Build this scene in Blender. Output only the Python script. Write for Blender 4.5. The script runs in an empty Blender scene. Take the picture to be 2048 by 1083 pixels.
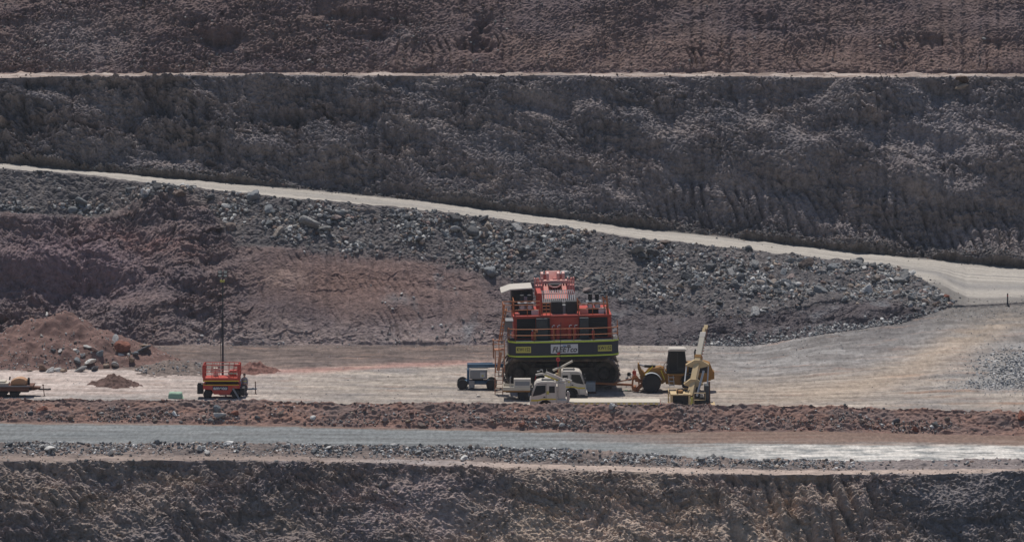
import bpy, math, random
import numpy as np
from mathutils import Vector, Matrix

# ------------------------------------------------------------------ camera, light, exposure
SC = bpy.context.scene
COL = SC.collection
CAM_Y, CAM_H, PITCH = -396.5, 52.0, math.radians(6.15)
F = 9760.0                                   # focal length in pixels of the 2048-wide photograph
cam_data = bpy.data.cameras.new('camera')
cam_data.sensor_width = 36.0
cam_data.lens = 36.0 * F / 2048.0
cam_data.clip_start = 1.0
cam_data.clip_end = 3000.0
cam = bpy.data.objects.new('camera', cam_data)
COL.objects.link(cam)
cam.location = (0, CAM_Y, CAM_H)
cam.rotation_euler = (math.radians(90) - PITCH, 0, 0)
SC.camera = cam

SUN_EL, SUN_AZ = math.radians(67), math.radians(-14)      # azimuth from +Y (behind the pit wall) towards -X
sun_dir = Vector((math.sin(SUN_AZ) * math.cos(SUN_EL), math.cos(SUN_AZ) * math.cos(SUN_EL), math.sin(SUN_EL)))
sun_data = bpy.data.lights.new('sun', 'SUN')
sun_data.energy = 3.6
sun_data.angle = math.radians(0.5)
sun_data.color = (1.0, 0.95, 0.87)
sun = bpy.data.objects.new('sun', sun_data)
COL.objects.link(sun)
sun.rotation_euler = (-sun_dir).to_track_quat('-Z', 'Y').to_euler()

world = bpy.data.worlds.new('World')
SC.world = world
world.use_nodes = True
wn = world.node_tree
wn.nodes.clear()
sky = wn.nodes.new('ShaderNodeTexSky')
sky.sky_type = 'NISHITA'
sky.sun_disc = False
sky.sun_elevation = SUN_EL
sky.sun_rotation = SUN_AZ
bg = wn.nodes.new('ShaderNodeBackground')
bg.inputs['Strength'].default_value = 0.075
wo = wn.nodes.new('ShaderNodeOutputWorld')
wn.links.new(sky.outputs[0], bg.inputs[0])
wn.links.new(bg.outputs[0], wo.inputs[0])
SC.view_settings.view_transform = 'Standard'
SC.view_settings.look = 'None'
SC.view_settings.exposure = 0.0
SC.view_settings.gamma = 1.0
SC.cycles.max_bounces = 5
SC.cycles.diffuse_bounces = 3

# ------------------------------------------------------------------ helpers: survey maths
def tan_dep(px, py):
    """downward slope (drop per metre of ground distance along y) and x per metre of y of a sight line"""
    px = np.asarray(px, float); py = np.asarray(py, float)
    u = (541.5 - py) / F
    dy = math.cos(PITCH) + u * math.sin(PITCH)
    dz = -math.sin(PITCH) + u * math.cos(PITCH)
    return -dz / dy, (px - 1024.0) / F / dy

def d_at(px, py, z):
    t, _ = tan_dep(px, py)
    return (CAM_H - z) / t

def z_at(px, py, d):
    t, _ = tan_dep(px, py)
    return CAM_H - d * t

def spot(px, py, z=0.0):
    """point at height z seen in direction (px, py)"""
    t, sx = tan_dep(px, py)
    d = (CAM_H - z) / t
    return Vector((float(d * sx), float(d + CAM_Y), float(z)))

# ------------------------------------------------------------------ helpers: noise
def _hash(ix, iy, seed):
    h = (ix.astype(np.int64) * 374761393 + iy.astype(np.int64) * 668265263 + seed * 974634777) & 0xFFFFFFFF
    h = ((h ^ (h >> 13)) * 1274126177) & 0xFFFFFFFF
    h = ((h ^ (h >> 16)) * 2246822519) & 0xFFFFFFFF
    return (h ^ (h >> 15)) & 0xFFFFFFFF

def pn(u, v, seed):
    """gradient noise, about -0.7..0.7"""
    iu = np.floor(u); iv = np.floor(v)
    fu = u - iu; fv = v - iv
    iu = iu.astype(np.int64); iv = iv.astype(np.int64)
    wu = fu * fu * fu * (fu * (fu * 6 - 15) + 10); wv = fv * fv * fv * (fv * (fv * 6 - 15) + 10)
    def g(a, b):
        an = _hash(iu + a, iv + b, seed) * (2 * math.pi / 4294967296.0)
        return np.cos(an) * (fu - a) + np.sin(an) * (fv - b)
    n0 = g(0, 0) * (1 - wu) + g(1, 0) * wu
    n1 = g(0, 1) * (1 - wu) + g(1, 1) * wu
    return n0 * (1 - wv) + n1 * wv

def fbm(u, v, seed, octv=4, gain=0.5):
    r = 0; a = 1.0; f = 1.0
    for k in range(octv):
        r = r + a * pn(u * f + 17.3 * k, v * f - 9.1 * k, seed + k); a *= gain; f *= 2.03
    return r

def billow(u, v, seed, octv=4, gain=0.5):
    r = 0; a = 1.0; f = 1.0
    for k in range(octv):
        r = r + a * (np.abs(pn(u * f + 11.7 * k, v * f + 5.3 * k, seed + k)) * 2 - 0.5); a *= gain; f *= 2.03
    return r

def sstep(a, b, x):
    t = np.clip((x - a) / (b - a), 0, 1)
    return t * t * (3 - 2 * t)

def mix(a, b, m):
    m = np.asarray(m)[..., None]
    return np.asarray(a) * (1 - m) + np.asarray(b) * m

def bump2(px, t, cx, ct, rx, rt):
    return np.exp(-(((px - cx) / rx) ** 2 + ((t - ct) / rt) ** 2))

def rgb(r, g, b):
    f = lambda c: (c / 255.0 / 12.92) if c <= 10 else (((c / 255.0) + 0.055) / 1.055) ** 2.4
    return np.array([f(r), f(g), f(b)])

# ------------------------------------------------------------------ helpers: objects and tags
def tag(o, label=None, cat=None, group=None, kind=None):
    if label: o['label'] = label
    if cat: o['category'] = cat
    if group: o['group'] = group
    if kind: o['kind'] = kind
    return o

def link(name, me, mat=None, parent=None):
    o = bpy.data.objects.new(name, me)
    COL.objects.link(o)
    if mat is not None: me.materials.append(mat)
    if parent is not None: o.parent = parent
    return o

def np_mesh(name, co, faces, smooth=True, col=None):
    """mesh out of numpy arrays; faces is (n, k)"""
    me = bpy.data.meshes.new(name)
    nf, k = faces.shape
    me.vertices.add(len(co)); me.loops.add(nf * k); me.polygons.add(nf)
    me.vertices.foreach_set('co', co.astype(np.float32).ravel())
    me.loops.foreach_set('vertex_index', faces.astype(np.int32).ravel())
    me.polygons.foreach_set('loop_start', np.arange(0, nf * k, k, dtype=np.int32))
    me.polygons.foreach_set('use_smooth', np.full(nf, smooth, dtype=bool))
    me.update(calc_edges=True)
    if col is not None:
        at = me.color_attributes.new('Col', 'FLOAT_COLOR', 'POINT')
        c4 = np.ones((len(co), 4), np.float32); c4[:, :3] = col
        at.data.foreach_set('color', c4.ravel())
    return me

# ------------------------------------------------------------------ earth materials
def earth_mat(name, attr=True, fine=0.35, speck=9.0, bumpd=0.35, objcol=False):
    m = bpy.data.materials.new(name); m.use_nodes = True
    nt = m.node_tree; N = nt.nodes; L = nt.links
    b = N['Principled BSDF']; b.inputs['Roughness'].default_value = 0.95
    b.inputs['Specular IOR Level'].default_value = 0.15
    tc = N.new('ShaderNodeTexCoord')
    if objcol:
        src = N.new('ShaderNodeObjectInfo').outputs['Color']
    else:
        a = N.new('ShaderNodeVertexColor'); a.layer_name = 'Col'; src = a.outputs['Color']
    n1 = N.new('ShaderNodeTexNoise'); n1.inputs['Scale'].default_value = speck
    n1.inputs['Detail'].default_value = 3; n1.inputs['Roughness'].default_value = 0.7
    L.new(tc.outputs['Object'], n1.inputs['Vector'])
    mr = N.new('ShaderNodeMapRange')
    mr.inputs[1].default_value = 0.25; mr.inputs[2].default_value = 0.75
    mr.inputs[3].default_value = 1 - fine; mr.inputs[4].default_value = 1 + fine
    L.new(n1.outputs['Fac'], mr.inputs[0])
    mx = N.new('ShaderNodeVectorMath'); mx.operation = 'SCALE'
    L.new(src, mx.inputs[0]); L.new(mr.outputs[0], mx.inputs['Scale'])
    L.new(mx.outputs[0], b.inputs['Base Color'])
    if bumpd > 0:
        n2 = N.new('ShaderNodeTexNoise'); n2.inputs['Scale'].default_value = 5.0
        n2.inputs['Detail'].default_value = 4; n2.inputs['Roughness'].default_value = 0.65
        L.new(tc.outputs['Object'], n2.inputs['Vector'])
        bp = N.new('ShaderNodeBump'); bp.inputs['Strength'].default_value = 1.0
        bp.inputs['Distance'].default_value = bumpd
        L.new(n2.outputs['Fac'], bp.inputs['Height']); L.new(bp.outputs[0], b.inputs['Normal'])
    return m

M_FACE = earth_mat('broken_rock_face', fine=0.30, speck=5.0, bumpd=0.16)
M_DIRT = earth_mat('dirt', fine=0.22, speck=6.0, bumpd=0.05)
M_ROAD = earth_mat('graded_gravel', fine=0.26, speck=6.0, bumpd=0.03)
M_ROCK = earth_mat('loose_rock', fine=0.30, speck=4.0, bumpd=0.05)
M_BOULDER = earth_mat('boulder_rock', fine=0.35, speck=3.0, bumpd=0.08, objcol=True)
# ------------------------------------------------------------------ the pit: key lines of the terrain
PX = np.concatenate([np.arange(-1400, -60, 16.0), np.arange(-60, 2110, 1.9), np.arange(2110, 3460, 16.0)])
NC = len(PX)
def line(*pts):
    xs = [p[0] for p in pts]; ys = [p[1] for p in pts]
    return np.interp(PX, xs, ys)
def rough(seed, s1=60.0, a1=1.0, s2=14.0, a2=0.5):
    return a1 * pn(PX / s1, PX * 0 + 3.3, seed) + a2 * pn(PX / s2, PX * 0 + 7.7, seed + 1)

y_lip = line((-1400, 930), (0, 921), (280, 919), (560, 921), (700, 924), (950, 931), (1100, 937), (1260, 942), (1488, 948), (1740, 948), (1880, 947), (2048, 942), (3400, 935))
j_lip = rough(5, 70, 3.0, 22, 1.5)
y_wf = line((-1400, 914), (0, 911), (560, 910), (700, 917), (900, 920), (1100, 928), (1260, 932), (1488, 938), (1640, 940), (1880, 938), (2048, 936), (3400, 928))
j_wf = rough(7, 50, 2.0)
y_wc = line((-1400, 890), (0, 884), (560, 885), (700, 890), (900, 891), (1100, 896), (1260, 904), (1488, 918), (1740, 920), (1880, 917), (2048, 916), (3400, 910))
j_wc = rough(9, 70, 4.0, 18, 1.5)
y_bb = line((-1400, 840), (0, 844), (280, 846), (560, 850), (700, 854), (900, 857), (1100, 861), (1260, 866), (1488, 862), (1640, 862), (1880, 868), (2048, 871), (3400, 880))
y_bc = line((-1400, 792), (0, 797), (280, 798), (560, 801), (700, 805), (900, 803), (1100, 807), (1488, 808), (1640, 811), (1880, 819), (2048, 822), (3400, 835))
j_bc = rough(11, 90, 2.5, 25, 1.2)
y_toe = line((-1400, 690), (300, 690), (1000, 690), (1250, 690), (1500, 692), (1650, 668), (1800, 647), (1900, 616), (2048, 610), (3400, 640))
j_toe = rough(13, 80, 1.5)
d_toe = line((-1400, 420), (0, 419.7), (1500, 419), (1650, 417), (1800, 420), (1900, 424), (2048, 425), (3400, 430))
y_ft = line((-1400, 437), (0, 434), (200, 433), (240, 424), (280, 405), (330, 390), (370, 397), (420, 422), (470, 486), (600, 500), (700, 511), (850, 520), (950, 545), (1000, 560), (1250, 604), (1400, 652), (1480, 680), (1510, 690))
j_ft = rough(15, 60, 5, 20, 3)
y_rc = line((-1400, 210), (0, 337), (150, 345), (300, 365), (450, 381), (570, 395), (700, 405), (850, 420), (1000, 437), (1150, 457), (1300, 478), (1480, 497), (1600, 510), (1700, 522), (1800, 535), (1830, 549), (1870, 575), (1900, 592), (1930, 604))
j_rc = rough(17, 45, 3.2, 14, 2.2) * line((-1400, 1), (1790, 1), (1930, 0))
y_rf = line((-1400, 185), (0, 327.5), (300, 354), (570, 377), (850, 404), (1000, 423), (1300, 460), (1480, 479), (1700, 505), (2048, 538), (3400, 690))
j_rf = rough(19, 60, 1.5, 16, 0.8)
y_bt = line((-1400, 158), (0, 156), (200, 152), (600, 150), (900, 153), (1100, 150), (1300, 154), (1500, 152), (1700, 155), (2048, 153), (3400, 155))
j_bt = rough(21, 80, 2.0, 25, 1.0)
y_bk = np.minimum(line((-1400, 148), (0, 147), (1000, 146.5), (1300, 146), (2048, 147.5), (3400, 150)) + rough(23, 90, 1.0), y_bt - 3.5)

K = {}
def key(n, d, z): K[n] = (d + 0 * PX, z + 0 * PX)
def key_z(n, y, z, jit=0.0):
    d = d_at(PX, y, z)
    key(n, d, z_at(PX, y + jit, d))
key_z('lip', y_lip + 0.0, -0.75, j_lip)
key('low', K['lip'][0] - 20.0, -22.0)
key_z('wf', y_wf + j_wf, -0.62)
key('wc', K['wf'][0] + 1.7, z_at(PX, y_wc + j_wc, K['wf'][0] + 1.7))
key('wb', K['wc'][0] + 1.0, -0.5)
key_z('bb', y_bb, -0.5)
key('bc', K['bb'][0] + 2.15, z_at(PX, y_bc + j_bc, K['bb'][0] + 2.15))
key('be', K['bc'][0] + 2.0, 0.0)
d_t = d_toe + rough(33, 60, 0.6)
key('toe', d_t, z_at(PX, y_toe + j_toe, d_t))
# ramp: the far edge runs along the wall foot
d_rf = 449.0 + rough(35, 80, 0.4)
key('rf', d_rf, z_at(PX, y_rf + 1.5 * j_rf, d_rf))
RZ = z_at(PX, y_rf, d_rf)
ch = line((-1400, 0.8), (0, 0.8), (1700, 0.6), (1830, 0.3), (1930, 0.0))
zc = RZ + ch
d_rc = d_at(PX, y_rc, zc)
right = sstep(1870, 1945, PX)                                   # where the rubble nose ends and the ramp opens to the pad
d_nose = np.interp(PX, [1700, 1790, 1880, 1945], [436.0, 435.0, 428.5, 425.5])
d_rc = np.where(PX > 1700, np.minimum(d_rc, d_nose), d_rc)
d_rc = np.where(PX > 1800, d_nose, d_rc)
d_rc = np.maximum(d_rc, K['toe'][0] + 0.9)
d_rc = d_rc * (1 - right) + (K['toe'][0] + 0.9) * right
zc = np.maximum(z_at(PX, y_rc, d_rc), K['toe'][1] + 0.05) * (1 - right) + (K['toe'][1] + 0.03) * right
z_cr = zc - j_rc * 0.042 * (1 - right)
key('rc', d_rc, z_cr)
tf, _ = tan_dep(PX, y_ft)
sl = line((-1400, 0.78), (400, 0.78), (1250, 0.62), (2048, 0.6))
d_ft = (CAM_H - zc + sl * d_rc) / (sl + tf)
d_ft = np.clip(d_ft, K['toe'][0] + 0.3, d_rc - 0.3)
z_ft = CAM_H - d_ft * tf
frac = (d_ft - K['toe'][0]) / (d_rc - K['toe'][0])
z_lin = K['toe'][1] + (zc - K['toe'][1]) * frac
z_ft = z_ft + (z_lin - z_ft) * sstep(1330, 1470, PX)
z_ft = np.maximum(z_ft, K['toe'][1] + 0.05)
ledge = line((-1400, 1.7), (230, 1.7), (300, 0.3), (500, 0.05))
key('ft', d_ft - ledge * 0.5, z_ft)
key('fu', d_ft + ledge * 0.5, z_ft + 0.05)
key('rn', d_rc + 1.0 + 0 * PX, RZ * (1 - right) + (K['toe'][1] + 0.06) * right)
# wall behind the ramp, about 60 degrees
tb, _ = tan_dep(PX, y_bt)
SL3 = 1.30
d_bt = (CAM_H - RZ + SL3 * (d_rf + 0.6)) / (SL3 + tb)
d_bt = d_bt + rough(37, 110, 0.8, 40, 0.3)
key('ws', d_rf + 0.6, RZ + 0.05)
key('bt', d_bt, CAM_H - d_bt * tb - 0.045 * j_bt)
zbk = CAM_H - d_bt * tb + 0.05
key('bk', np.maximum(d_at(PX, y_bk, zbk), d_bt + 2.5), zbk)
key('up', K['bk'][0] + 20.0, zbk + 21.5)
key('rim', K['up'][0] + 60.0, zbk + 22.0)

GROUND = {}
SAT = 0.66
GAIN = {'lower_slope': 1.62, 'middle_slope': 1.58, 'rubble_slope': 1.3, 'upper_slope': 1.05, 'earth_berm': 1.25, 'windrow': 1.2, 'haul_road': 0.72, 'pit_floor': 0.92, 'ramp_road': 0.9}
def sheet(name, keys, rows, fn, mat, smooth=True):
    """rows of points between the key lines, displaced along the surface normal and coloured by fn"""
    D = []; Z = []
    for k in range(len(keys) - 1):
        n = rows[k]
        a, b = K[keys[k]], K[keys[k + 1]]
        ts = np.linspace(0, 1, n + 1)
        if k < len(keys) - 2: ts = ts[:-1]
        D.append(a[0][None] * (1 - ts[:, None]) + b[0][None] * ts[:, None])
        Z.append(a[1][None] * (1 - ts[:, None]) + b[1][None] * ts[:, None])
    D = np.concatenate(D); Z = np.concatenate(Z)
    dep = (D - 0) * math.cos(PITCH) + (CAM_H - Z) * math.sin(PITCH)
    X = (PX[None] - 1024.0) / F * dep
    Y = D + CAM_Y
    dY = np.gradient(Y, axis=0); dZ = np.gradient(Z, axis=0)
    ln = np.sqrt(dY * dY + dZ * dZ) + 1e-9
    S = np.cumsum(ln, axis=0) - ln[0]
    T = S / S[-1][None]
    P = np.broadcast_to(PX[None], D.shape)
    off, col = fn(X, S, T, P, Y, Z)
    if mat is M_FACE: off = off - off.mean() + 0.05
    w = sstep(0, 0.35, S) * sstep(0, 0.35, S[-1][None] - S)
    base = 0.05 * pn(X * 1.3, Y * 1.3, 900)
    off = off * w
    co = np.stack([X, Y - dZ / ln * off, Z + dY / ln * off + base], axis=-1)
    nr, nc = D.shape
    i = np.arange(nr * nc).reshape(nr, nc)
    f = np.stack([i[:-1, :-1], i[:-1, 1:], i[1:, 1:], i[1:, :-1]], axis=-1).reshape(-1, 4)
    lum = col @ np.array([0.2126, 0.7152, 0.0722])
    col = lum[..., None] + SAT * (col - lum[..., None])
    col = col * np.array({'middle_slope': (1.02, 0.99, 0.985), 'rubble_slope': (1.02, 0.985, 1.0), 'haul_road': (0.985, 1.0, 1.0), 'pit_floor': (1.02, 0.99, 0.97), 'earth_berm': (0.97, 1.0, 0.99), 'lower_slope': (1.01, 1.0, 0.965), 'ramp_road': (1.01, 0.995, 0.985), 'upper_slope': (1.05, 0.97, 0.985)}.get(name, (1.035, 0.985, 0.995)))
    col = np.clip(col * GAIN.get(name, 1.0), 0.004, 0.95).reshape(-1, 3)
    me = np_mesh(name, co.reshape(-1, 3), f, smooth and mat is not M_FACE, col)
    o = link(name, me, mat)
    tag(o, kind='structure')
    GROUND[name] = (co, T, P, S, col.reshape(nr, nc, 3))
    return o

# ------------------------------------------------------------------ displacement and colour of each sheet
def clods(X, S, seed, big=1.0, mid=1.0, small=1.0, lean=0.35):
    u = X + lean * S; v = S - 0.15 * X
    wu = u + 0.8 * pn(u / 3, v / 3, seed + 50); wv = v + 0.8 * pn(u / 3, v / 3, seed + 60)
    h = big * 1.1 * fbm(wu / 7.0, wv / 5.0, seed, 2)
    rm_ = np.clip(0.85 + 1.5 * fbm(u / 8.0, v / 4.5, seed + 20, 3), 0.28, 1.45)       # scraped smooth here, broken there
    h = h + mid * 0.10 * np.clip(1.25 - rm_, 0, 1) * teeth(X, S, seed + 21, 0.62, 0.15)
    mid = mid * rm_; small = small * (0.45 + 0.55 * rm_)
    h = h + mid * (0.38 * billow(wu / 3.0, wv / 2.2, seed + 3, 2) + 0.20 * billow(wu / 1.1, wv / 0.9, seed + 6, 2))
    h = h + mid * (0.60 * blocks(wu / 1.9, wv / 1.5, seed + 16) + 0.28 * blocks(wu / 0.75, wv / 0.62, seed + 17))
    led = pn(wu / 3.5, wv / 0.9, seed + 14) + 0.5 * pn(wu / 1.4, wv / 0.42, seed + 15)
    h = h + mid * 0.22 * (led + 0.45 * np.abs(led))
    h = h + small * (0.17 * billow(wu / 0.42, wv / 0.36, seed + 9, 1) + 0.10 * pn(wu / 0.21, wv / 0.19, seed + 12) + 0.045 * pn(u / 0.11, v / 0.12, seed + 13) + 0.055 * blocks(wu / 0.34, wv / 0.28, seed + 18, 0.6, 0.5))
    return h

def blocks(u, v, seed, tilt=0.55, off=0.35):
    """fractured rock: every cell is a small tilted plane"""
    iu = np.floor(u).astype(np.int64); iv = np.floor(v).astype(np.int64)
    best = np.full(u.shape, 9.0); h = np.zeros(u.shape)
    for a in (-1, 0, 1):
        for b in (-1, 0, 1):
            k = _hash(iu + a, iv + b, seed)
            fx = (k & 0xFFF) / 4096.0; fy = ((k >> 12) & 0xFFF) / 4096.0; r = ((k >> 24) & 0xFF) / 256.0
            du = u - (iu + a + fx); dv = v - (iv + b + fy)
            dd = du * du + dv * dv
            an = fx * 40.0
            hh = off * (r - 0.5) + tilt * (np.cos(an) * du + np.sin(an) * dv) * (0.4 + fy)
            m = dd < best
            best = np.where(m, dd, best); h = np.where(m, hh, h)
    return h

def ruts(X, Y, seed, n, ylo, yhi, slope=0.10, gauge=2.0, wid=0.26):
    """pairs of wheel tracks in long shallow arcs"""
    r = np.random.RandomState(seed); acc = np.zeros(X.shape)
    for k in range(n):
        y0 = r.uniform(ylo, yhi); sl = r.normal(0, slope); cv = r.normal(0, 0.004); x0 = r.uniform(-35, 40); ext = r.uniform(12, 45); st = r.uniform(0.4, 1.0)
        yc = y0 + sl * (X - x0) + cv * (X - x0) ** 2
        env = np.exp(-((X - x0) / ext) ** 4) * st
        for g in (-gauge / 2, gauge / 2):
            acc = np.maximum(acc, env * np.exp(-((Y - yc - g) / wid) ** 2))
    return acc

def teeth(X, S, seed, pitch=0.75, lean=0.12):
    """bucket-tooth grooves running down a trimmed face"""
    u = (X + lean * S + 0.7 * pn(X / 2.5, S / 3, seed) + 0.9 * pn(X / 7.0, S / 6, seed + 5)) / pitch
    id_ = np.floor(u); f = u - id_
    r = _hash(id_.astype(np.int64), (S / 3.0).astype(np.int64), seed) / 4294967296.0
    return -np.exp(-((f - 0.5) / 0.16) ** 2) * (0.25 + 0.75 * r)

def f_low(X, S, T, P, Y, Z):
    U = X + 0.75 * S
    ridg = billow(U / 1.5 + 0.5 * pn(X / 2, S / 2, 120), (S - 0.6 * X) / 5.5, 110, 2)
    mr = 0.25 + 0.75 * sstep(950, 300, P)
    h = clods(X, S, 100, 0.8, 0.65, 1.4, 0.7) + 0.42 * ridg * mr
    ver = sstep(1380, 1480, P) * sstep(1800, 1720, P)
    h = h + ver * 1.3 * billow((X + 0.25 * S) / 1.9, S / 10, 130, 2)
    c = mix(rgb(122, 106, 98), rgb(112, 100, 102), 0.5 + fbm(X / 6, S / 5, 140, 3))
    tan = bump2(P, Z, 1200, -5, 330, 4) + 0.6 * bump2(P, Z, 1600, -4, 150, 5) + 0.4 * bump2(P, Z, 200, -3, 250, 3)
    c = mix(c, rgb(150, 127, 108), np.clip(tan + 0.5 * fbm(X / 3, S / 2, 150, 3), 0, 1) * 0.8)
    c = mix(c, rgb(132, 112, 114), np.clip(bump2(P, Z, 800, -3, 150, 2.5) + 0.7 * fbm(X / 4, S / 3, 155, 3), 0, 1) * 0.7)
    c = mix(c, rgb(105, 100, 104), sstep(1780, 1880, P) * 0.6)
    c = c * (1 + 0.30 * np.clip(tan, 0, 1))[..., None]  # brighter lit stretch of the slope painted into the colour
    return h, c * (1 + 0.45 * fbm(X / 0.6, S / 0.5, 160, 2))[..., None]

def f_lip(X, S, T, P, Y, Z):
    h = 0.10 * fbm(X / 1.5, Y / 1.5, 170, 3)
    c = mix(rgb(150, 132, 118), rgb(186, 165, 146), np.clip(sstep(500, 1150, P) + 0.5 * fbm(X / 5, Y / 2, 175, 3), 0, 1))
    c = mix(c, rgb(168, 162, 160), bump2(P, T, 830, 0.6, 130, 0.8) * 0.8)
    c = mix(c, rgb(118, 104, 96), np.clip(0.4 + 1.2 * fbm(X / 2, Y / 1.2, 178, 3), 0, 1) * (1 - 0.5 * sstep(600, 1100, P)) * 0.7)
    return h, c * (1 + 0.25 * fbm(X / 0.5, Y / 0.5, 179, 2))[..., None]

def f_wind(X, S, T, P, Y, Z):
    h = 0.16 * fbm(X / 1.6, S / 1.0, 180, 3) + 0.10 * billow(X / 0.5, S / 0.4, 184, 2)
    c = mix(rgb(104, 96, 92), rgb(140, 122, 110), np.clip(0.45 + fbm(X / 4, S / 1.0, 186, 3), 0, 1))
    c = mix(c, rgb(128, 118, 114), sstep(1650, 1750, P))
    return h, c * (1 + 0.3 * fbm(X / 0.4, S / 0.4, 189, 2))[..., None]

def f_road(X, S, T, P, Y, Z):
    st = fbm(X / 9, Y / 0.7, 190, 4)
    h = 0.035 * st + 0.02 * pn(X / 0.7, Y / 0.5, 194)
    c = mix(rgb(130, 135, 138), rgb(158, 161, 162), np.clip(0.45 + 0.9 * st, 0, 1))
    c = mix(c, rgb(120, 118, 118), np.clip(fbm(X / 14, Y / 1.1, 196, 3) * 1.3, 0, 0.6))
    white = sstep(1120, 1560, P + 260 * fbm(X / 12, Y / 2.0, 198, 3)) * sstep(0.72, 0.50, T + 0.22 * fbm(X / 5, Y / 1.5, 200, 4) - 0.08 * sstep(1500, 2048, P))
    white = white * (0.45 + 0.55 * sstep(1250, 1700, P)) * np.clip(0.80 + 1.5 * fbm(X / 2.5, Y / 1.3, 201, 4), 0.1, 1.1)
    c = mix(c, rgb(246, 234, 222), np.clip(0.95 * white * (0.85 + 0.8 * fbm(X / 4, Y / 0.5, 203, 4)), 0, 1))
    orange = sstep(1000, 1500, P) * sstep(0.50, 0.74, T + 0.15 * fbm(X / 9, Y / 1.4, 205, 3))
    orange = np.maximum(orange, sstep(0.91, 0.99, T + 0.06 * fbm(X / 3, Y, 207, 2)))
    c = mix(c, mix(rgb(164, 128, 106), rgb(150, 106, 84), np.clip(0.5 + fbm(X / 5, Y / 0.8, 209, 3), 0, 1)), orange * 0.9)
    c = mix(c, rgb(146, 132, 122), sstep(0.06, 0.0, T) * 0.6)
    rt = ruts(X, Y, 87, 16, -40, -24, 0.02, 2.4, 0.3); rt2 = ruts(X, Y, 88, 4, -37, -27, 0.5, 2.4, 0.25)
    h = h - 0.03 * rt
    c = c * (1 - 0.13 * rt + 0.22 * rt2)[..., None]
    return h, c * (1 + 0.30 * fbm(X / 0.30, Y / 1.4, 211, 2) + 0.22 * (_hash((X * 11).astype(np.int64), (Y * 2.2).astype(np.int64), 213) / 4294967296.0 - 0.5) + 0.10 * fbm(X / 2.5, Y / 2.5, 214, 2))[..., None]

def f_berm(X, S, T, P, Y, Z):
    h = 0.22 * fbm(X / 2.2, S / 1.5, 220, 3) + 0.13 * billow(X / 0.6, S / 0.5, 224, 2) + 0.05 * pn(X / 0.2, S / 0.2, 227)
    c = mix(rgb(128, 96, 88), rgb(146, 100, 82), np.clip(0.4 + 1.2 * fbm(X / 5, S / 1.2, 229, 3), 0, 1))
    c = mix(c, rgb(116, 96, 92), np.clip(fbm(X / 3, S / 1.5, 231, 3) * 1.5, 0, 0.7))
    return h, c * (1 + 0.35 * fbm(X / 0.5, S / 0.4, 233, 2))[..., None]

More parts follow.
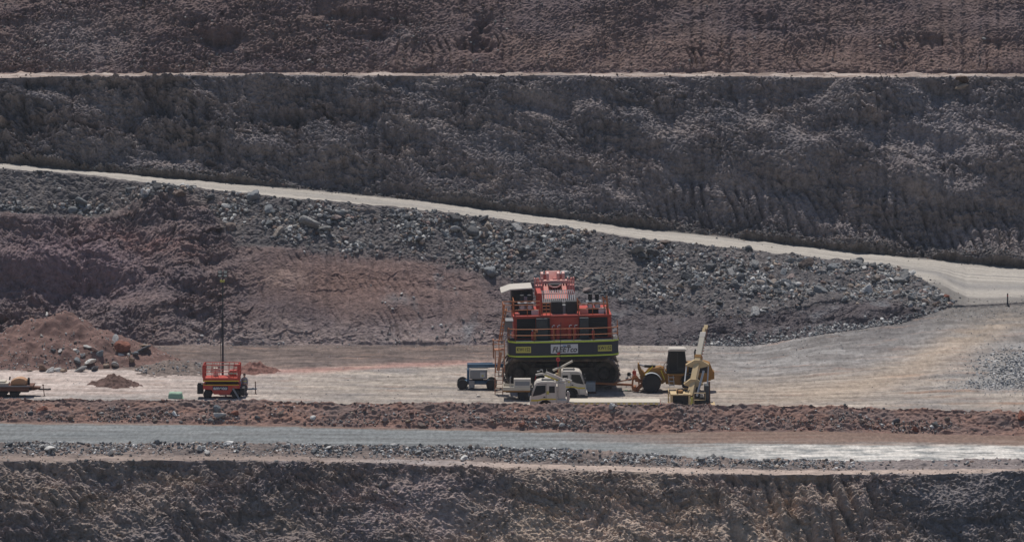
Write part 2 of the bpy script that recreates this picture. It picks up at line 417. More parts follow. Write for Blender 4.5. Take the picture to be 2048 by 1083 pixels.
def f_pad(X, S, T, P, Y, Z):
    # wheel tracks run along the pad in long shallow arcs
    arc = Y - 0.0022 * (X - 14) ** 2 + 1.3 * fbm(X / 22, Y / 9, 240, 2)
    tr = 0.75 * fbm(arc / 2.6, X / 9, 242, 4) + 0.5 * fbm(arc / 0.8, X / 16, 243, 3)
    tr2 = fbm((Y + 0.16 * X) / 2.4, X / 6, 246, 4)
    h = 0.09 * tr + 0.06 * tr2 + 0.04 * fbm(X / 0.8, Y / 0.7, 248, 2)
    h = h * (0.6 + 0.8 * sstep(0.45, 0.8, T))
    c = mix(rgb(148, 138, 130), rgb(182, 168, 153), np.clip(0.5 + 1.2 * tr, 0, 1))
    c = mix(c, rgb(134, 129, 128), np.clip(0.15 + 1.3 * tr2, 0, 0.75))
    # left: pale pinkish wash and the brownish graded apron behind
    lw = sstep(760, 180, P)
    c = mix(c, mix(rgb(184, 162, 152), rgb(204, 188, 180), np.clip(0.5 + 1.4 * tr, 0, 1)), lw * sstep(0.85, 0.6, T) * 0.85)
    c = mix(c, rgb(140, 138, 136), np.clip(lw * 1.2, 0, 1) * sstep(0.27, 0.17, T + 0.06 * tr) * 0.7)
    edge = 0.60 + 0.17 * sstep(420, 1000, P)
    ap = sstep(1240, 1040, P) * sstep(edge - 0.02, edge + 0.05, T + 0.05 * fbm(X / 6, Y / 2, 251, 3))
    c = mix(c, mix(rgb(126, 107, 100), rgb(98, 84, 82), np.clip(0.45 + 1.6 * tr2, 0, 1)), ap * 0.95)
    pink = sstep(1100, 900, P) * sstep(330, 600, P) * np.exp(-((T - edge + 0.02 + 0.03 * tr) / 0.035) ** 2)
    c = mix(c, rgb(176, 126, 114), pink * 0.85)
    # right: grey in the middle, tan wheel track bending up to the ramp, scree
    c = mix(c, mix(rgb(150, 148, 148), rgb(122, 118, 117), np.clip(0.4 + 1.5 * tr2, 0, 1)), sstep(1250, 1500, P) * sstep(0.45, 0.7, T + 0.3 * tr) * 0.95)
    sw = Y + 12 - 36 * sstep(1450, 2150, P) ** 2
    tanm = sstep(1250, 1700, P) * np.exp(-((sw - 5 + 2.5 * tr) / 6.5) ** 2)
    c = mix(c, rgb(176, 154, 130), np.clip(tanm, 0, 1) * 0.8)
    dk = sstep(1640, 1800, P) * np.exp(-((sw - 26 + 3 * tr2) / 8.0) ** 2)
    c = mix(c, rgb(112, 108, 109), np.clip(dk, 0, 1) * 0.95)
    red = sstep(1700, 1850, P) * np.clip(fbm(X / 8, Y / 1.4, 255, 3) * 2.0 - 0.2, 0, 1) * sstep(0.75, 0.4, T)
    c = mix(c, rgb(164, 122, 92), red * 0.7)
    red2 = np.clip(fbm(X / 5, Y / 1.2, 266, 3) * 2.2 - 0.55, 0, 1)
    c = mix(c, rgb(168, 132, 112), red2 * 0.6)
    rt = ruts(X, Y, 77, 26, -14, 20, 0.07, 2.1, 0.22)
    rt2 = ruts(X, Y, 78, 12, -12, 24, 0.25, 2.1, 0.22)
    h = h - 0.07 * rt - 0.05 * rt2
    c = c * (1 - 0.30 * rt - 0.18 * rt2 + 0.26 * ruts(X + 3, Y + 0.7, 79, 16, -14, 20, 0.08, 2.1, 0.20))[..., None]
    jn = sstep(1830, 1910, P) * sstep(0.80, 0.95, T + 0.10 * fbm(X / 3, Y / 2, 268, 3))
    h = h + jn * 0.15 * billow(X / 0.8, Y / 0.9, 269, 2)
    c = mix(c, rgb(124, 119, 115), jn * 0.9)
    scr = np.clip(bump2(P, Y, 2060, 2, 110, 8.0) * 1.5 + bump2(P, Y, 1960, -4.5, 90, 3.0) + 0.9 * fbm(X / 4, Y / 3, 257, 3) * sstep(1800, 1900, P) - 0.25, 0, 1)
    h = h + scr * 0.30 * billow(X / 0.7, Y / 0.9, 259, 2)
    c = mix(c, rgb(150, 152, 154), scr * 0.8)
    return h, c * (1 + 0.28 * fbm(X / 0.9, Y / 1.1, 261, 3) + 0.16 * fbm(X / 3.5, Y / 1.6, 263, 3) + 0.22 * fbm(X / 0.35, Y / 1.7, 267, 2) + 0.20 * (_hash((X * 11).astype(np.int64), (Y * 2.0).astype(np.int64), 265) / 4294967296.0 - 0.5))[..., None]

def f_face2(X, S, T, P, Y, Z):
    # trimmed lower face (0..tf) and rubble slope above it
    L = GR['tf'][None]
    face = sstep(0.02, -0.02, T - L)
    leftm = sstep(560, 400, P)
    hf = clods(X, S, 300, 0.7, 0.75, 0.9, 0.2) * (0.30 + 0.75 * leftm + 0.45 * sstep(900, 1120, P))
    hf = hf + 0.13 * np.clip(0.6 + 1.6 * fbm(X / 4, S / 3, 311, 2), 0, 1.3) * teeth(X, S, 310, 0.62, 0.25) * sstep(350, 520, P) * sstep(1250, 1000, P)
    cave = bump2(P, T, 120, 0.30, 150, 0.10) + bump2(P, T, 420, 0.54, 40, 0.06)
    hf = hf - 0.9 * cave + 0.5 * bump2(P, T, 130, 0.47, 170, 0.06)
    hr = 0.30 * fbm(X / 4, S / 3, 320, 3) + 0.16 * billow(X / 0.8, S / 0.7, 324, 2) + 0.07 * billow(X / 0.33, S / 0.3, 328, 1)
    h = hf * face + hr * (1 - face)
    cf = mix(rgb(116, 98, 94), rgb(104, 93, 96), np.clip(0.5 + 1.3 * fbm(X / 5, S / 3, 330, 3), 0, 1))
    cf = mix(cf, rgb(130, 106, 110), np.clip(bump2(P, T, 150, 0.45, 160, 0.18) * 1.2, 0, 1) * 0.8)
    cf = mix(cf, rgb(134, 92, 82), np.clip(bump2(P, T, 300, 0.62, 110, 0.07) * (0.8 + 1.6 * fbm(X / 1.5, S / 0.8, 334, 3)) + 0.3 * fbm(X / 2, S / 1, 333, 3), 0, 1) * 0.6 * leftm)
    cf = mix(cf, rgb(130, 98, 84), np.clip(bump2(P, T, 720, 0.42, 230, 0.22), 0, 1) * 0.85)
    cf = mix(cf, rgb(158, 128, 112), np.clip(bump2(P, T, 570, 0.42, 40, 0.05) * 2, 0, 1) * 0.8)
    cf = mix(cf, rgb(148, 130, 122), np.clip(sstep(0.22, 0.0, T + 0.08 * fbm(X / 2, S / 2, 335, 2)), 0, 1) * sstep(280, 420, P) * sstep(1150, 950, P) * 0.8)
    cf = mix(cf, rgb(92, 86, 88), sstep(930, 1120, P) * 0.85)
    cf = mix(cf, rgb(120, 122, 124), np.clip(fbm(X / 2.5, S / 4, 338, 3) * 2.2 - 0.45, 0, 1) * sstep(700, 850, P) * 0.8)
    cr = mix(rgb(90, 87, 88), rgb(110, 104, 101), np.clip(0.5 + 1.2 * fbm(X / 6, S / 3, 340, 3), 0, 1))
    cr = mix(cr, rgb(132, 110, 96), bump2(P, T, 340, 0.80, 100, 0.12) * 0.8)
    fb = sstep(0.06, -0.06, T - L + 0.07 * fbm(X / 2.0, S / 1.2, 345, 3))
    c = mix(cr, cf, fb)
    c = mix(c, rgb(124, 119, 115) * 0.70, sstep(1880, 1925, P))
    h = h * sstep(1945, 1890, P)
    return h, c * (1 + 0.40 * fbm(X / 0.55, S / 0.45, 342, 2) * sstep(1945, 1890, P))[..., None]

def f_ramp(X, S, T, P, Y, Z):
    st = fbm(X / 25, (Y + 0.02 * X) / 0.9, 350, 4)
    h = 0.04 * st
    c = mix(rgb(168, 160, 150), rgb(196, 187, 174), np.clip(0.5 + 1.0 * st, 0, 1))
    c = mix(c, rgb(152, 147, 142), np.clip(fbm(X / 30, Y / 1.8, 354, 3) * 1.5, 0, 0.7))
    c = mix(c, rgb(140, 137, 136), sstep(1700, 1900, P) * np.exp(-((T - 0.45 + 0.05 * st) / 0.10) ** 2) * 0.8)
    rt = ruts(X, Y - 46, 97, 12, -7, 7, 0.015, 2.6, 0.35)
    c = c * (1 - 0.14 * rt + 0.08 * ruts(X, Y - 46, 98, 8, -7, 7, 0.02, 2.6, 0.3))[..., None]
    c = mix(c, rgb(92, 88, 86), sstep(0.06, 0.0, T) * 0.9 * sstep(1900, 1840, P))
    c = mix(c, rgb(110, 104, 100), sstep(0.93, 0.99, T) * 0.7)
    jn = sstep(1830, 1910, P) * sstep(0.30, 0.05, T + 0.12 * fbm(X / 4, Y / 2, 358, 3))
    c = mix(c, rgb(124, 119, 115), jn * 0.9)
    return h, c * (1 + 0.12 * fbm(X / 0.8, Y / 0.5, 357, 2))[..., None]

def f_face3(X, S, T, P, Y, Z):
    big = 0.6 + 0.9 * sstep(900, 450, P)
    h = clods(X, S, 400, 1.5, 1.05 * (0.75 + 0.4 * sstep(1000, 500, P)), 1.6, 0.45) * (0.85 + 0.2 * big)
    te = sstep(1150, 1350, P) * sstep(0.42, 0.30, T + 0.05 * fbm(X / 6, S / 3, 405, 2)) * sstep(0.03, 0.1, T)
    h = h + te * (0.50 * teeth(X, S, 410, 1.0, 0.30) - 0.4)
    h = h - 1.0 * (bump2(P, T, 330, 0.72, 30, 0.10) + bump2(P, T, 560, 0.62, 60, 0.07) + bump2(P, T, 30, 0.62, 40, 0.10) + bump2(P, T, 1080, 0.78, 70, 0.06))
    h = h + 0.75 * sstep(1250, 1600, P) * np.exp(-((T - 0.50 - 0.05 * fbm(X / 6, S / 3, 406, 2)) / 0.10) ** 2)
    heap = sstep(0.12, 0.0, T)
    h = h + heap * 0.5
    c = mix(rgb(103, 98, 101), rgb(116, 106, 105), np.clip(0.5 + 1.2 * fbm(X / 7, S / 4, 420, 3), 0, 1))
    c = mix(c, rgb(132, 119, 112), np.clip(fbm(X / 4, S / 2.5, 424, 3) * 1.8 - 0.1, 0, 1) * 0.7)  # paler tone paints sunlit patches into the wall colour
    c = mix(c, rgb(124, 118, 122), np.clip(bump2(P, T, 1880, 0.75, 110, 0.2), 0, 1) * 0.6)
    c = mix(c, rgb(82, 78, 76), heap * 0.7)
    return h, c * (1 + 0.45 * fbm(X / 0.5, S / 0.45, 428, 2))[..., None]

def f_bench(X, S, T, P, Y, Z):
    h = 0.30 * fbm(X / 2.2, Y / 1.5, 430, 4)
    c = mix(rgb(138, 120, 108), rgb(186, 172, 158), np.clip(0.45 + 1.6 * fbm(X / 5, Y / 1.2, 433, 4), 0, 1))
    c = mix(c, rgb(150, 122, 108), sstep(0.75, 1.0, T) * 0.8)
    return h, c

def f_face4(X, S, T, P, Y, Z):
    h = clods(X, S, 500, 0.55, 0.38, 1.2, 0.1)
    rm = np.clip(0.25 + 0.9 * sstep(1000, 650, P), 0, 1)
    h = h * (0.55 + 0.5 * rm)
    low = sstep(5.4, 3.6, S + 0.8 * fbm(X / 5, S / 3, 505, 2)) * sstep(0.15, 0.6, S)
    h = h + 0.32 * low * teeth(X + 0.5 * fbm(X / 1.7, S / 5, 511, 2), S, 510, 0.78, 0.10) * np.clip(0.55 + 1.6 * fbm(X / 4, S / 6, 512, 2), 0, 1.2) * (0.35 + 0.65 * sstep(500, 900, P))
    h = h + 0.16 * (1 - low) * teeth(X, S, 515, 0.95, 0.18) * sstep(0.0, 0.3, fbm(X / 7, S / 4, 518, 2))
    Pw = P + 22 * fbm(X / 1.5, S / 1.2, 541, 3); Sw = S + 0.9 * fbm(X / 1.6, S / 1.3, 546, 3)
    cav = lambda cx, cs, rx, rs: np.exp(-(((Pw - cx) / rx) ** 2 + ((Sw - cs) / rs) ** 2))
    h = h - 1.0 * cav(955, 3.6, 22, 1.0) - 1.0 * cav(965, 5.8, 14, 1.0) - 0.6 * cav(400, 6.2, 40, 0.5) - 0.6 * cav(440, 4.0, 40, 0.6) - 0.7 * cav(690, 7.2, 60, 0.7) - 0.4 * cav(1860, 4.0, 30, 0.7)
    h = h + 0.8 * cav(440, 5.2, 35, 0.7) - 0.6 * cav(740, 4.8, 50, 0.5)
    c = mix(rgb(120, 104, 104), rgb(126, 106, 98), np.clip(0.5 + 1.2 * fbm(X / 9, S / 4, 520, 3), 0, 1))
    c = mix(c, rgb(138, 112, 98), low * sstep(700, 1100, P) * 0.7)
    c = mix(c, rgb(112, 92, 92), np.clip(fbm(X / 5, S / 2, 524, 3) * 1.7, 0, 1) * 0.7)
    c = mix(c, rgb(142, 134, 132), np.clip(cav(150, 4.0, 110, 3.0) + cav(790, 4.6, 40, 0.8) + 0.3 * fbm(X / 2, S / 1.5, 528, 3), 0, 1) * 0.7)
    return h, c * (1 + 0.35 * fbm(X / 0.55, S / 0.5, 530, 2))[..., None]

def f_rim(X, S, T, P, Y, Z):
    return 0.2 * fbm(X / 4, Y / 4, 540, 3), mix(rgb(140, 118, 105), rgb(160, 140, 125), np.clip(0.5 + fbm(X / 6, Y / 6, 543, 3), 0, 1))

GR = {}
_a = [np.hypot(K[b][0] - K[a][0], K[b][1] - K[a][1]) for a, b in (('toe', 'ft'), ('ft', 'fu'), ('fu', 'rc'))]
GR['tf'] = (_a[0] + 0.5 * _a[1]) / (_a[0] + _a[1] + _a[2])

K['mid'] = (K['lip'][0] * 0.6 + K['low'][0] * 0.4, K['lip'][1] * 0.6 + K['low'][1] * 0.4)
sheet('lower_slope', ['low', 'mid', 'lip'], [30, 170], f_low, M_FACE)
sheet('bench_ledge', ['lip', 'wf'], [22], f_lip, M_DIRT)
sheet('windrow', ['wf', 'wc', 'wb'], [26, 10], f_wind, M_DIRT)
sheet('haul_road', ['wb', 'bb'], [60], f_road, M_ROAD)
sheet('earth_berm', ['bb', 'bc', 'be'], [46, 14], f_berm, M_DIRT)
_s = 1.0
K['p1'] = (K['be'][0] * 0.5 + K['toe'][0] * 0.5, K['be'][1] * 0.5 + K['toe'][1] * 0.5 * line((-1400, 0.1), (1500, 0.1), (1900, 0.62)) )
K['p0'] = (K['be'][0] * 0.75 + K['p1'][0] * 0.25, 0.05 * K['p1'][1])
sheet('pit_floor', ['be', 'p0', 'p1', 'toe'], [30, 70, 100], f_pad, M_ROAD)
sheet('rubble_slope', ['toe', 'ft', 'fu', 'rc'], [150, 14, 130], f_face2, M_FACE)
sheet('ramp_road', ['rc', 'rn', 'rf', 'ws'], [8, 56, 4], f_ramp, M_ROAD)
sheet('middle_slope', ['ws', 'bt'], [260], f_face3, M_FACE)
sheet('upper_bench', ['bt', 'bk'], [16], f_bench, M_DIRT)
K['upm'] = (K['bk'][0] * 0.5 + K['up'][0] * 0.5, K['bk'][1] * 0.5 + K['up'][1] * 0.5)
sheet('upper_slope', ['bk', 'upm', 'up'], [150, 40], f_face4, M_FACE)
sheet('surrounding_ground', ['up', 'rim'], [10], f_rim, M_DIRT)
# ------------------------------------------------------------------ loose rock
rng = np.random.RandomState(7)

def ico(sub):
    import bmesh
    bm = bmesh.new(); bmesh.ops.create_icosphere(bm, subdivisions=sub, radius=1.0)
    v = np.array([p.co[:] for p in bm.verts]); f = np.array([[q.index for q in p.verts] for p in bm.faces]); bm.free()
    return v, f

def rock_shape(v, seed, planes=13, soft=0.0, flat=1.0):
    """unit directions cut by random planes: an angular block"""
    r = np.random.RandomState(seed)
    n = r.normal(size=(planes, 3)); n /= np.linalg.norm(n, axis=1)[:, None]
    h = r.uniform(0.55, 1.0, planes)
    dots = np.maximum(v @ n.T, 1e-3)
    rad = np.minimum((h[None] / dots).min(axis=1), 1.25)
    rad = rad * (1 - soft) + soft * 0.85
    p = v * rad[:, None] * np.array([r.uniform(0.9, 1.35), r.uniform(0.8, 1.1), r.uniform(0.6, 0.9) * flat])
    return p + r.normal(size=p.shape) * 0.02

ICO1, ICO1F = ico(1)
ICO2, ICO2F = ico(3)
SMALL = [rock_shape(ICO1, 100 + k, 11, 0.1, (1.0, 0.55)[k % 3 == 0]) for k in range(24)]

def rot_mats(n, tilt=1.0):
    a = rng.uniform(0, 2 * math.pi, n); b = rng.normal(0, 0.55 * tilt, n); c = rng.normal(0, 0.55 * tilt, n)
    Rz = np.zeros((n, 3, 3)); Rz[:, 0, 0] = np.cos(a); Rz[:, 0, 1] = -np.sin(a); Rz[:, 1, 0] = np.sin(a); Rz[:, 1, 1] = np.cos(a); Rz[:, 2, 2] = 1
    Rx = np.zeros((n, 3, 3)); Rx[:, 0, 0] = 1; Rx[:, 1, 1] = np.cos(b); Rx[:, 1, 2] = -np.sin(b); Rx[:, 2, 1] = np.sin(b); Rx[:, 2, 2] = np.cos(b)
    Ry = np.zeros((n, 3, 3)); Ry[:, 1, 1] = 1; Ry[:, 0, 0] = np.cos(c); Ry[:, 0, 2] = np.sin(c); Ry[:, 2, 0] = -np.sin(c); Ry[:, 2, 2] = np.cos(c)
    return Ry @ Rx @ Rz

def anchors(name, n, dens):
    """n points of a sheet, drawn with the given density (function of px, T, world position)"""
    co, T, P, S, col = GROUND[name]
    w = dens(P, T, co[..., 0], co[..., 1], co[..., 2], S)
    dx = np.gradient(P, axis=1); dS = np.abs(np.gradient(S, axis=0))
    w = np.clip(w, 0, None) * dx * dS * ((P > -420) & (P < 2470))
    cw = np.cumsum(w.ravel()); cw /= cw[-1]
    idx = np.searchsorted(cw, rng.uniform(0, 1, n))
    idx = np.clip(idx, 0, w.size - 1)
    return co.reshape(-1, 3)[idx], P.ravel()[idx], T.ravel()[idx], col.reshape(-1, 3)[idx]

def stuff_rocks(name, label, pts, sizes, cols, sink=0.15, tilt=1.0, cat='rubble'):
    n = len(pts)
    R = rot_mats(n, tilt)
    vs = []; fs = []; cs = []
    var = rng.randint(0, len(SMALL), n)
    for k in range(len(SMALL)):
        m = np.where(var == k)[0]
        if len(m) == 0: continue
        v = np.einsum('nij,vj->nvi', R[m], SMALL[k]) * (sizes[m] * 0.5)[:, None, None]
        v = v + pts[m][:, None, :] + np.array([0, 0, 1.0])[None, None] * (sizes[m] * (0.5 * 0.55 - sink))[:, None, None]
        base = sum(len(x) for x in vs)
        f = ICO1F[None] + (np.arange(len(m)) * len(ICO1))[:, None, None] + base
        vs.append(v.reshape(-1, 3)); fs.append(f.reshape(-1, 3)); cs.append(np.repeat(cols[m], len(ICO1), axis=0))
    me = np_mesh(name, np.concatenate(vs), np.concatenate(fs), False, np.concatenate(cs))
    o = link(name, me, M_ROCK)
    tag(o, label, cat, kind='stuff')
    return o

PAL = {'pale grey': rgb(176, 172, 168), 'white': rgb(206, 202, 196), 'grey': rgb(138, 135, 133), 'dark grey': rgb(96, 96, 100),
       'blue-grey': rgb(120, 124, 129), 'tan': rgb(166, 142, 120), 'pinkish': rgb(160, 128, 118), 'rust-red': rgb(142, 88, 70), 'brown': rgb(126, 100, 86)}
def palette(n, weights):
    names = list(weights); w = np.array([weights[k] for k in names], float); w /= w.sum()
    k = rng.choice(len(names), n, p=w)
    c = np.array([PAL[x] for x in names])[k] * rng.uniform(0.8, 1.2, (n, 1))
    l = c @ np.array([0.2126, 0.7152, 0.0722])
    return [names[i] for i in k], l[:, None] + 0.6 * (c - l[:, None])

def power(n, lo, hi, a=2.2):
    u = rng.uniform(0, 1, n)
    return (lo ** (1 - a) + u * (hi ** (1 - a) - lo ** (1 - a))) ** (1 / (1 - a))

def grid_tf(P): return np.interp(P, PX, GR['tf'])
W_RUB = {'grey': 4, 'pale grey': 2.2, 'dark grey': 3, 'blue-grey': 2, 'tan': 1.0, 'pinkish': 0.6, 'white': 0.35, 'brown': 0.8}
W_BERM = {'brown': 3, 'rust-red': 2.2, 'pinkish': 1.6, 'grey': 1.6, 'pale grey': 1.1, 'dark grey': 1.6, 'white': 0.5, 'tan': 1}
W_WIND = {'dark grey': 3, 'blue-grey': 2.2, 'grey': 3, 'pale grey': 2.2, 'white': 0.9, 'tan': 0.8, 'brown': 1.2}

def dens_rub(P, T, X, Y, Z, S):
    L = grid_tf(P)
    q = (T - L) / (1 - L)
    d = sstep(-0.12, 0.15, q) * (1 - 0.55 * sstep(0.72, 0.95, q))
    patch = 0.06 + np.clip(0.45 + 2.1 * fbm(X / 5, S / 3, 610, 3), 0, 1.6)
    d = d * (0.35 + 0.65 * sstep(0.05, 0.32, q + 0.1 * fbm(X / 4, S / 3, 611, 2)))
    gl = np.where(P < 250, sstep(0.45, 0.2, q) * 1.3 + 0.08, 1.0)
    kn = 1 - 0.8 * bump2(P, T, 330, 0.75, 70, 0.2)
    nose = 1 + 0.6 * sstep(1500, 1700, P)
    return d * patch * gl * kn * nose * (P < 1905)

p, pp, tt, gc = anchors('rubble_slope', 12500, dens_rub)
nm, cc = palette(len(p), W_RUB)
stuff_rocks('rubble', 'grey rubble tumbled down the slope below the ramp', p, np.minimum(0.55, power(len(p), 0.10, 0.55, 1.9) * (0.75 + 0.9 * np.clip(0.5 + 1.6 * fbm(p[:, 0] / 6, p[:, 1] / 4, 612, 2), 0, 1))), cc * 1.05, 0.22)
def dens_toe(P, T, X, Y, Z, S):
    return sstep(0.16, 0.0, T) * (sstep(1330, 1450, P) * 2.2 + 0.10) * (P < 1920) + 0.10 * sstep(700, 800, P) * sstep(1000, 940, P) * (np.abs(fbm(X / 2.5, S / 4, 338, 3) - 0.4) < 0.2)
p, pp, tt, gc = anchors('rubble_slope', 1500, dens_toe)
nm, cc = palette(len(p), {'pale grey': 3, 'grey': 3, 'white': 1, 'blue-grey': 3, 'dark grey': 1})
stuff_rocks('foot_rubble', 'pale stones spilled along the foot of the rubble slope', p, power(len(p), 0.13, 0.40, 2.4), cc, 0.1)
def dens_berm(P, T, X, Y, Z, S):
    return (0.35 + 1.6 * np.exp(-((T - 0.16) / 0.13) ** 2)) * np.clip(0.4 + 1.8 * fbm(X / 4, S / 2, 620, 3), 0.08, 2) * sstep(0.0, 0.05, T) * sstep(0.95, 0.75, T)
p, pp, tt, gc = anchors('earth_berm', 6500, dens_berm)
nm, cc = palette(len(p), W_BERM)
stuff_rocks('berm_stones', 'reddish stones scattered over the earth berm', p, power(len(p), 0.08, 0.30, 2.5), cc, 0.26)
def dens_wind(P, T, X, Y, Z, S):
    dens = np.clip(0.75 + 1.7 * fbm(X / 3.0, S / 3, 630, 3), 0.08, 2)
    return dens * np.exp(-((T - 0.45) / 0.30) ** 2) * (1 - 0.85 * sstep(1650, 1720, P))
p, pp, tt, gc = anchors('windrow', 8500, dens_wind)
nm, cc = palette(len(p), W_WIND)
stuff_rocks('windrow_rubble', 'dark broken stones along the windrow at the bench edge', p, power(len(p), 0.10, 0.38, 2.4), cc * 1.25, 0.22)
def dens_pad(P, T, X, Y, Z, S):
    scr = bump2(P, Y, 2060, 2, 110, 8.0) * 3 + bump2(P, Y, 1960, -4.5, 90, 3.0) * 1.5
    return 0.03 + 1.2 * sstep(1840, 1900, P) * sstep(0.84, 0.98, T) + scr + 0.25 * sstep(0.6, 1.0, T) * sstep(500, 1500, P) + 0.5 * sstep(0.9, 1.0, T)
p, pp, tt, gc = anchors('pit_floor', 6000, dens_pad)
nm, cc = palette(len(p), {'pale grey': 2, 'grey': 3, 'blue-grey': 2.5, 'tan': 1, 'dark grey': 0.8})
scp = anchors('pit_floor', 3500, lambda P, T, X, Y, Z, S: np.clip(bump2(P, Y, 2075, 2, 100, 7.0) - 0.12, 0, 1) + 0.6 * np.clip(bump2(P, Y, 2000, -5, 80, 2.0) - 0.25, 0, 1))
q_, scc = palette(len(scp[0]), {'pale grey': 4, 'grey': 2, 'blue-grey': 2, 'white': 1})
stuff_rocks('gravel', 'pale blue-grey gravel spread at the right edge of the pit floor', scp[0], power(len(scp[0]), 0.12, 0.34, 2.3), scc * 1.15, 0.2)
stuff_rocks('scree', 'small grey stones strewn over the pit floor', p, power(len(p), 0.06, 0.17, 2.6), cc * 1.2, 0.2)
def dens_f3(P, T, X, Y, Z, S):
    return sstep(0.14, 0.02, T) * 2 + 0.12 * np.clip(fbm(X / 4, S / 3, 640, 3) * 2, 0, 1)
p, pp, tt, gc = anchors('middle_slope', 2400, dens_f3)
nm, cc = palette(len(p), {'dark grey': 4, 'grey': 2, 'brown': 2, 'blue-grey': 1})
stuff_rocks('wall_foot_rubble', 'dark rubble heaped along the wall foot beside the ramp', p, power(len(p), 0.12, 0.36, 2.5), cc * 0.75, 0.12)
def dens_f4(P, T, X, Y, Z, S):
    return (P < 1100) * np.clip(fbm(X / 4, S / 3, 650, 3) * 2.0, 0, 1) * sstep(14, 6, S) + 0.12 * sstep(12, 4, S)
p, pp, tt, gc = anchors('upper_slope', 1800, dens_f4)
nm, cc = palette(len(p), {'pinkish': 2, 'grey': 2, 'brown': 4, 'pale grey': 0.6})
stuff_rocks('upper_slope_stones', 'brownish stones lodged on the uppermost slope', p, power(len(p), 0.13, 0.40, 2.5), cc * 0.85, 0.18)
def dens_f1(P, T, X, Y, Z, S):
    return sstep(-12, -8, Z) * np.clip(0.2 + fbm(X / 4, S / 3, 660, 3) * 2.0, 0, 1)
p, pp, tt, gc = anchors('lower_slope', 1800, dens_f1)
nm, cc = palette(len(p), {'grey': 2, 'brown': 4, 'tan': 2.0, 'pinkish': 1})
stuff_rocks('lower_slope_stones', 'brown stones lodged in the lowest slope', p, power(len(p), 0.13, 0.40, 2.5), cc * 0.85, 0.18)

p, pp, tt, gc = anchors('upper_bench', 500, lambda P, T, X, Y, Z, S: 0.15 + sstep(0.35, 0.0, T) * 1.5 + sstep(0.7, 1.0, T))
nm, cc = palette(len(p), {'brown': 3, 'grey': 2, 'tan': 2, 'dark grey': 2})
stuff_rocks('bench_stones', 'crumbled stones along the narrow upper bench', p, power(len(p), 0.10, 0.34, 2.5), cc * 0.8, 0.15)
p, pp, tt, gc = anchors('bench_ledge', 700, lambda P, T, X, Y, Z, S: 0.2 + sstep(0.25, 0.0, T) + sstep(0.75, 1.0, T))
nm, cc = palette(len(p), {'brown': 2, 'grey': 2, 'tan': 3, 'dark grey': 1, 'pale grey': 1})
stuff_rocks('ledge_stones', 'small stones on the tan ledge below the windrow', p, power(len(p), 0.08, 0.24, 2.6), cc, 0.2)
p, pp, tt, gc = anchors('ramp_road', 900, lambda P, T, X, Y, Z, S: 0.03 + sstep(0.25, 0.1, T) * 1.5 + sstep(0.88, 1.0, T))
nm, cc = palette(len(p), {'dark grey': 3, 'grey': 3, 'tan': 1, 'pale grey': 1})
stuff_rocks('ramp_stones', 'spilled stones along both edges of the ramp road', p, power(len(p), 0.08, 0.30, 2.5), cc * 0.85, 0.2)

# ------------------------------------------------------------------ soil heaps
def heap(name, label, px, py, rx, ry, h, colr, seed, z0=0.0, power_=1.2):
    c = spot(px, py, z0)
    n = 150 if rx > 5 else 90
    u, v = np.meshgrid(np.linspace(-1.15, 1.15, n), np.linspace(-1.15, 1.15, n))
    r = np.sqrt(u * u + v * v) * (1 + 0.22 * fbm(u * 1.6, v * 1.6, seed, 2))
    hh = h * np.clip(1 - r, -0.15, 1) ** 1.0 * (1 + 0.0 * r)
    hh = np.where(r < 1, h * (np.clip(1 - r, 0, 1) ** power_ if power_ > 0 else 1 - r ** 1.25), -0.25 * (r - 1))
    hh = hh * (1 + (0.5 if power_ > 0 else 0.3) * fbm(u * 3, v * 3, seed + 4, 3)) + sstep(1.05, 0.8, r) * (0.55 * fbm(u * rx / 2.2, v * ry / 2.2, seed + 7, 3) * min(1.0, h / 2.0) + 0.15 * billow(u * rx / 0.7, v * ry / 0.7, seed + 8, 2) + 0.09 * billow(u * rx / 0.3, v * ry / 0.3, seed + 9, 1))
    co = np.stack([u * rx, v * ry, hh - 0.06], -1)
    i = np.arange(n * n).reshape(n, n)
    f = np.stack([i[:-1, :-1], i[:-1, 1:], i[1:, 1:], i[1:, :-1]], -1).reshape(-1, 4)
    X = u * rx; Y = v * ry
    col = np.asarray(colr) * (1 + 0.5 * fbm(X / 0.6, Y / 0.5, seed + 12, 3))[..., None]
    l = col @ np.array([0.2126, 0.7152, 0.0722]); col = l[..., None] + 0.75 * (col - l[..., None])
    me = np_mesh(name, co.reshape(-1, 3), f, True, np.clip(col, 0.01, 0.9).reshape(-1, 3))
    o = link(name, me, M_DIRT); o.location = c
    tag(o, label, 'soil heap')
    return o, c

HEAPS = []
HEAPS.append(heap('soil_heap', 'huge brown soil heap with boulders along its foot at the far left', 105, 721, 10.6, 7.8, 3.9, rgb(126, 95, 87), 700, 0.0, 0.0))
HEAPS.append(heap('soil_heap', 'low dark brown soil heap on the pale ground behind the green tarpaulin', 228, 769, 2.3, 2.6, 0.95, rgb(108, 82, 74), 710, 0.0, 1.0))
HEAPS.append(heap('soil_heap', 'reddish soil heap behind the scissor lift and the standing person', 512, 742, 2.2, 2.4, 0.9, rgb(134, 92, 82), 720, 0.05, 1.0))
HEAPS.append(heap('soil_heap', 'low stony soil heap between the big brown heap and the lighting mast', 350, 740, 4.2, 4.0, 0.85, rgb(124, 108, 100), 730, 0.05, 1.0))
HEAPS.append(heap('soil_heap', 'dark brown soil heap against the slope right of the excavator', 1272, 686, 2.1, 1.6, 0.75, rgb(92, 72, 66), 740, 0.28, 1.1))
HEAPS.append(heap('soil_heap', 'rust-brown soil heap at the left picture edge above the big heap', -20, 668, 3.2, 2.4, 1.8, rgb(138, 96, 82), 750, 0.4, 1.0))
bpy.context.view_layer.update()
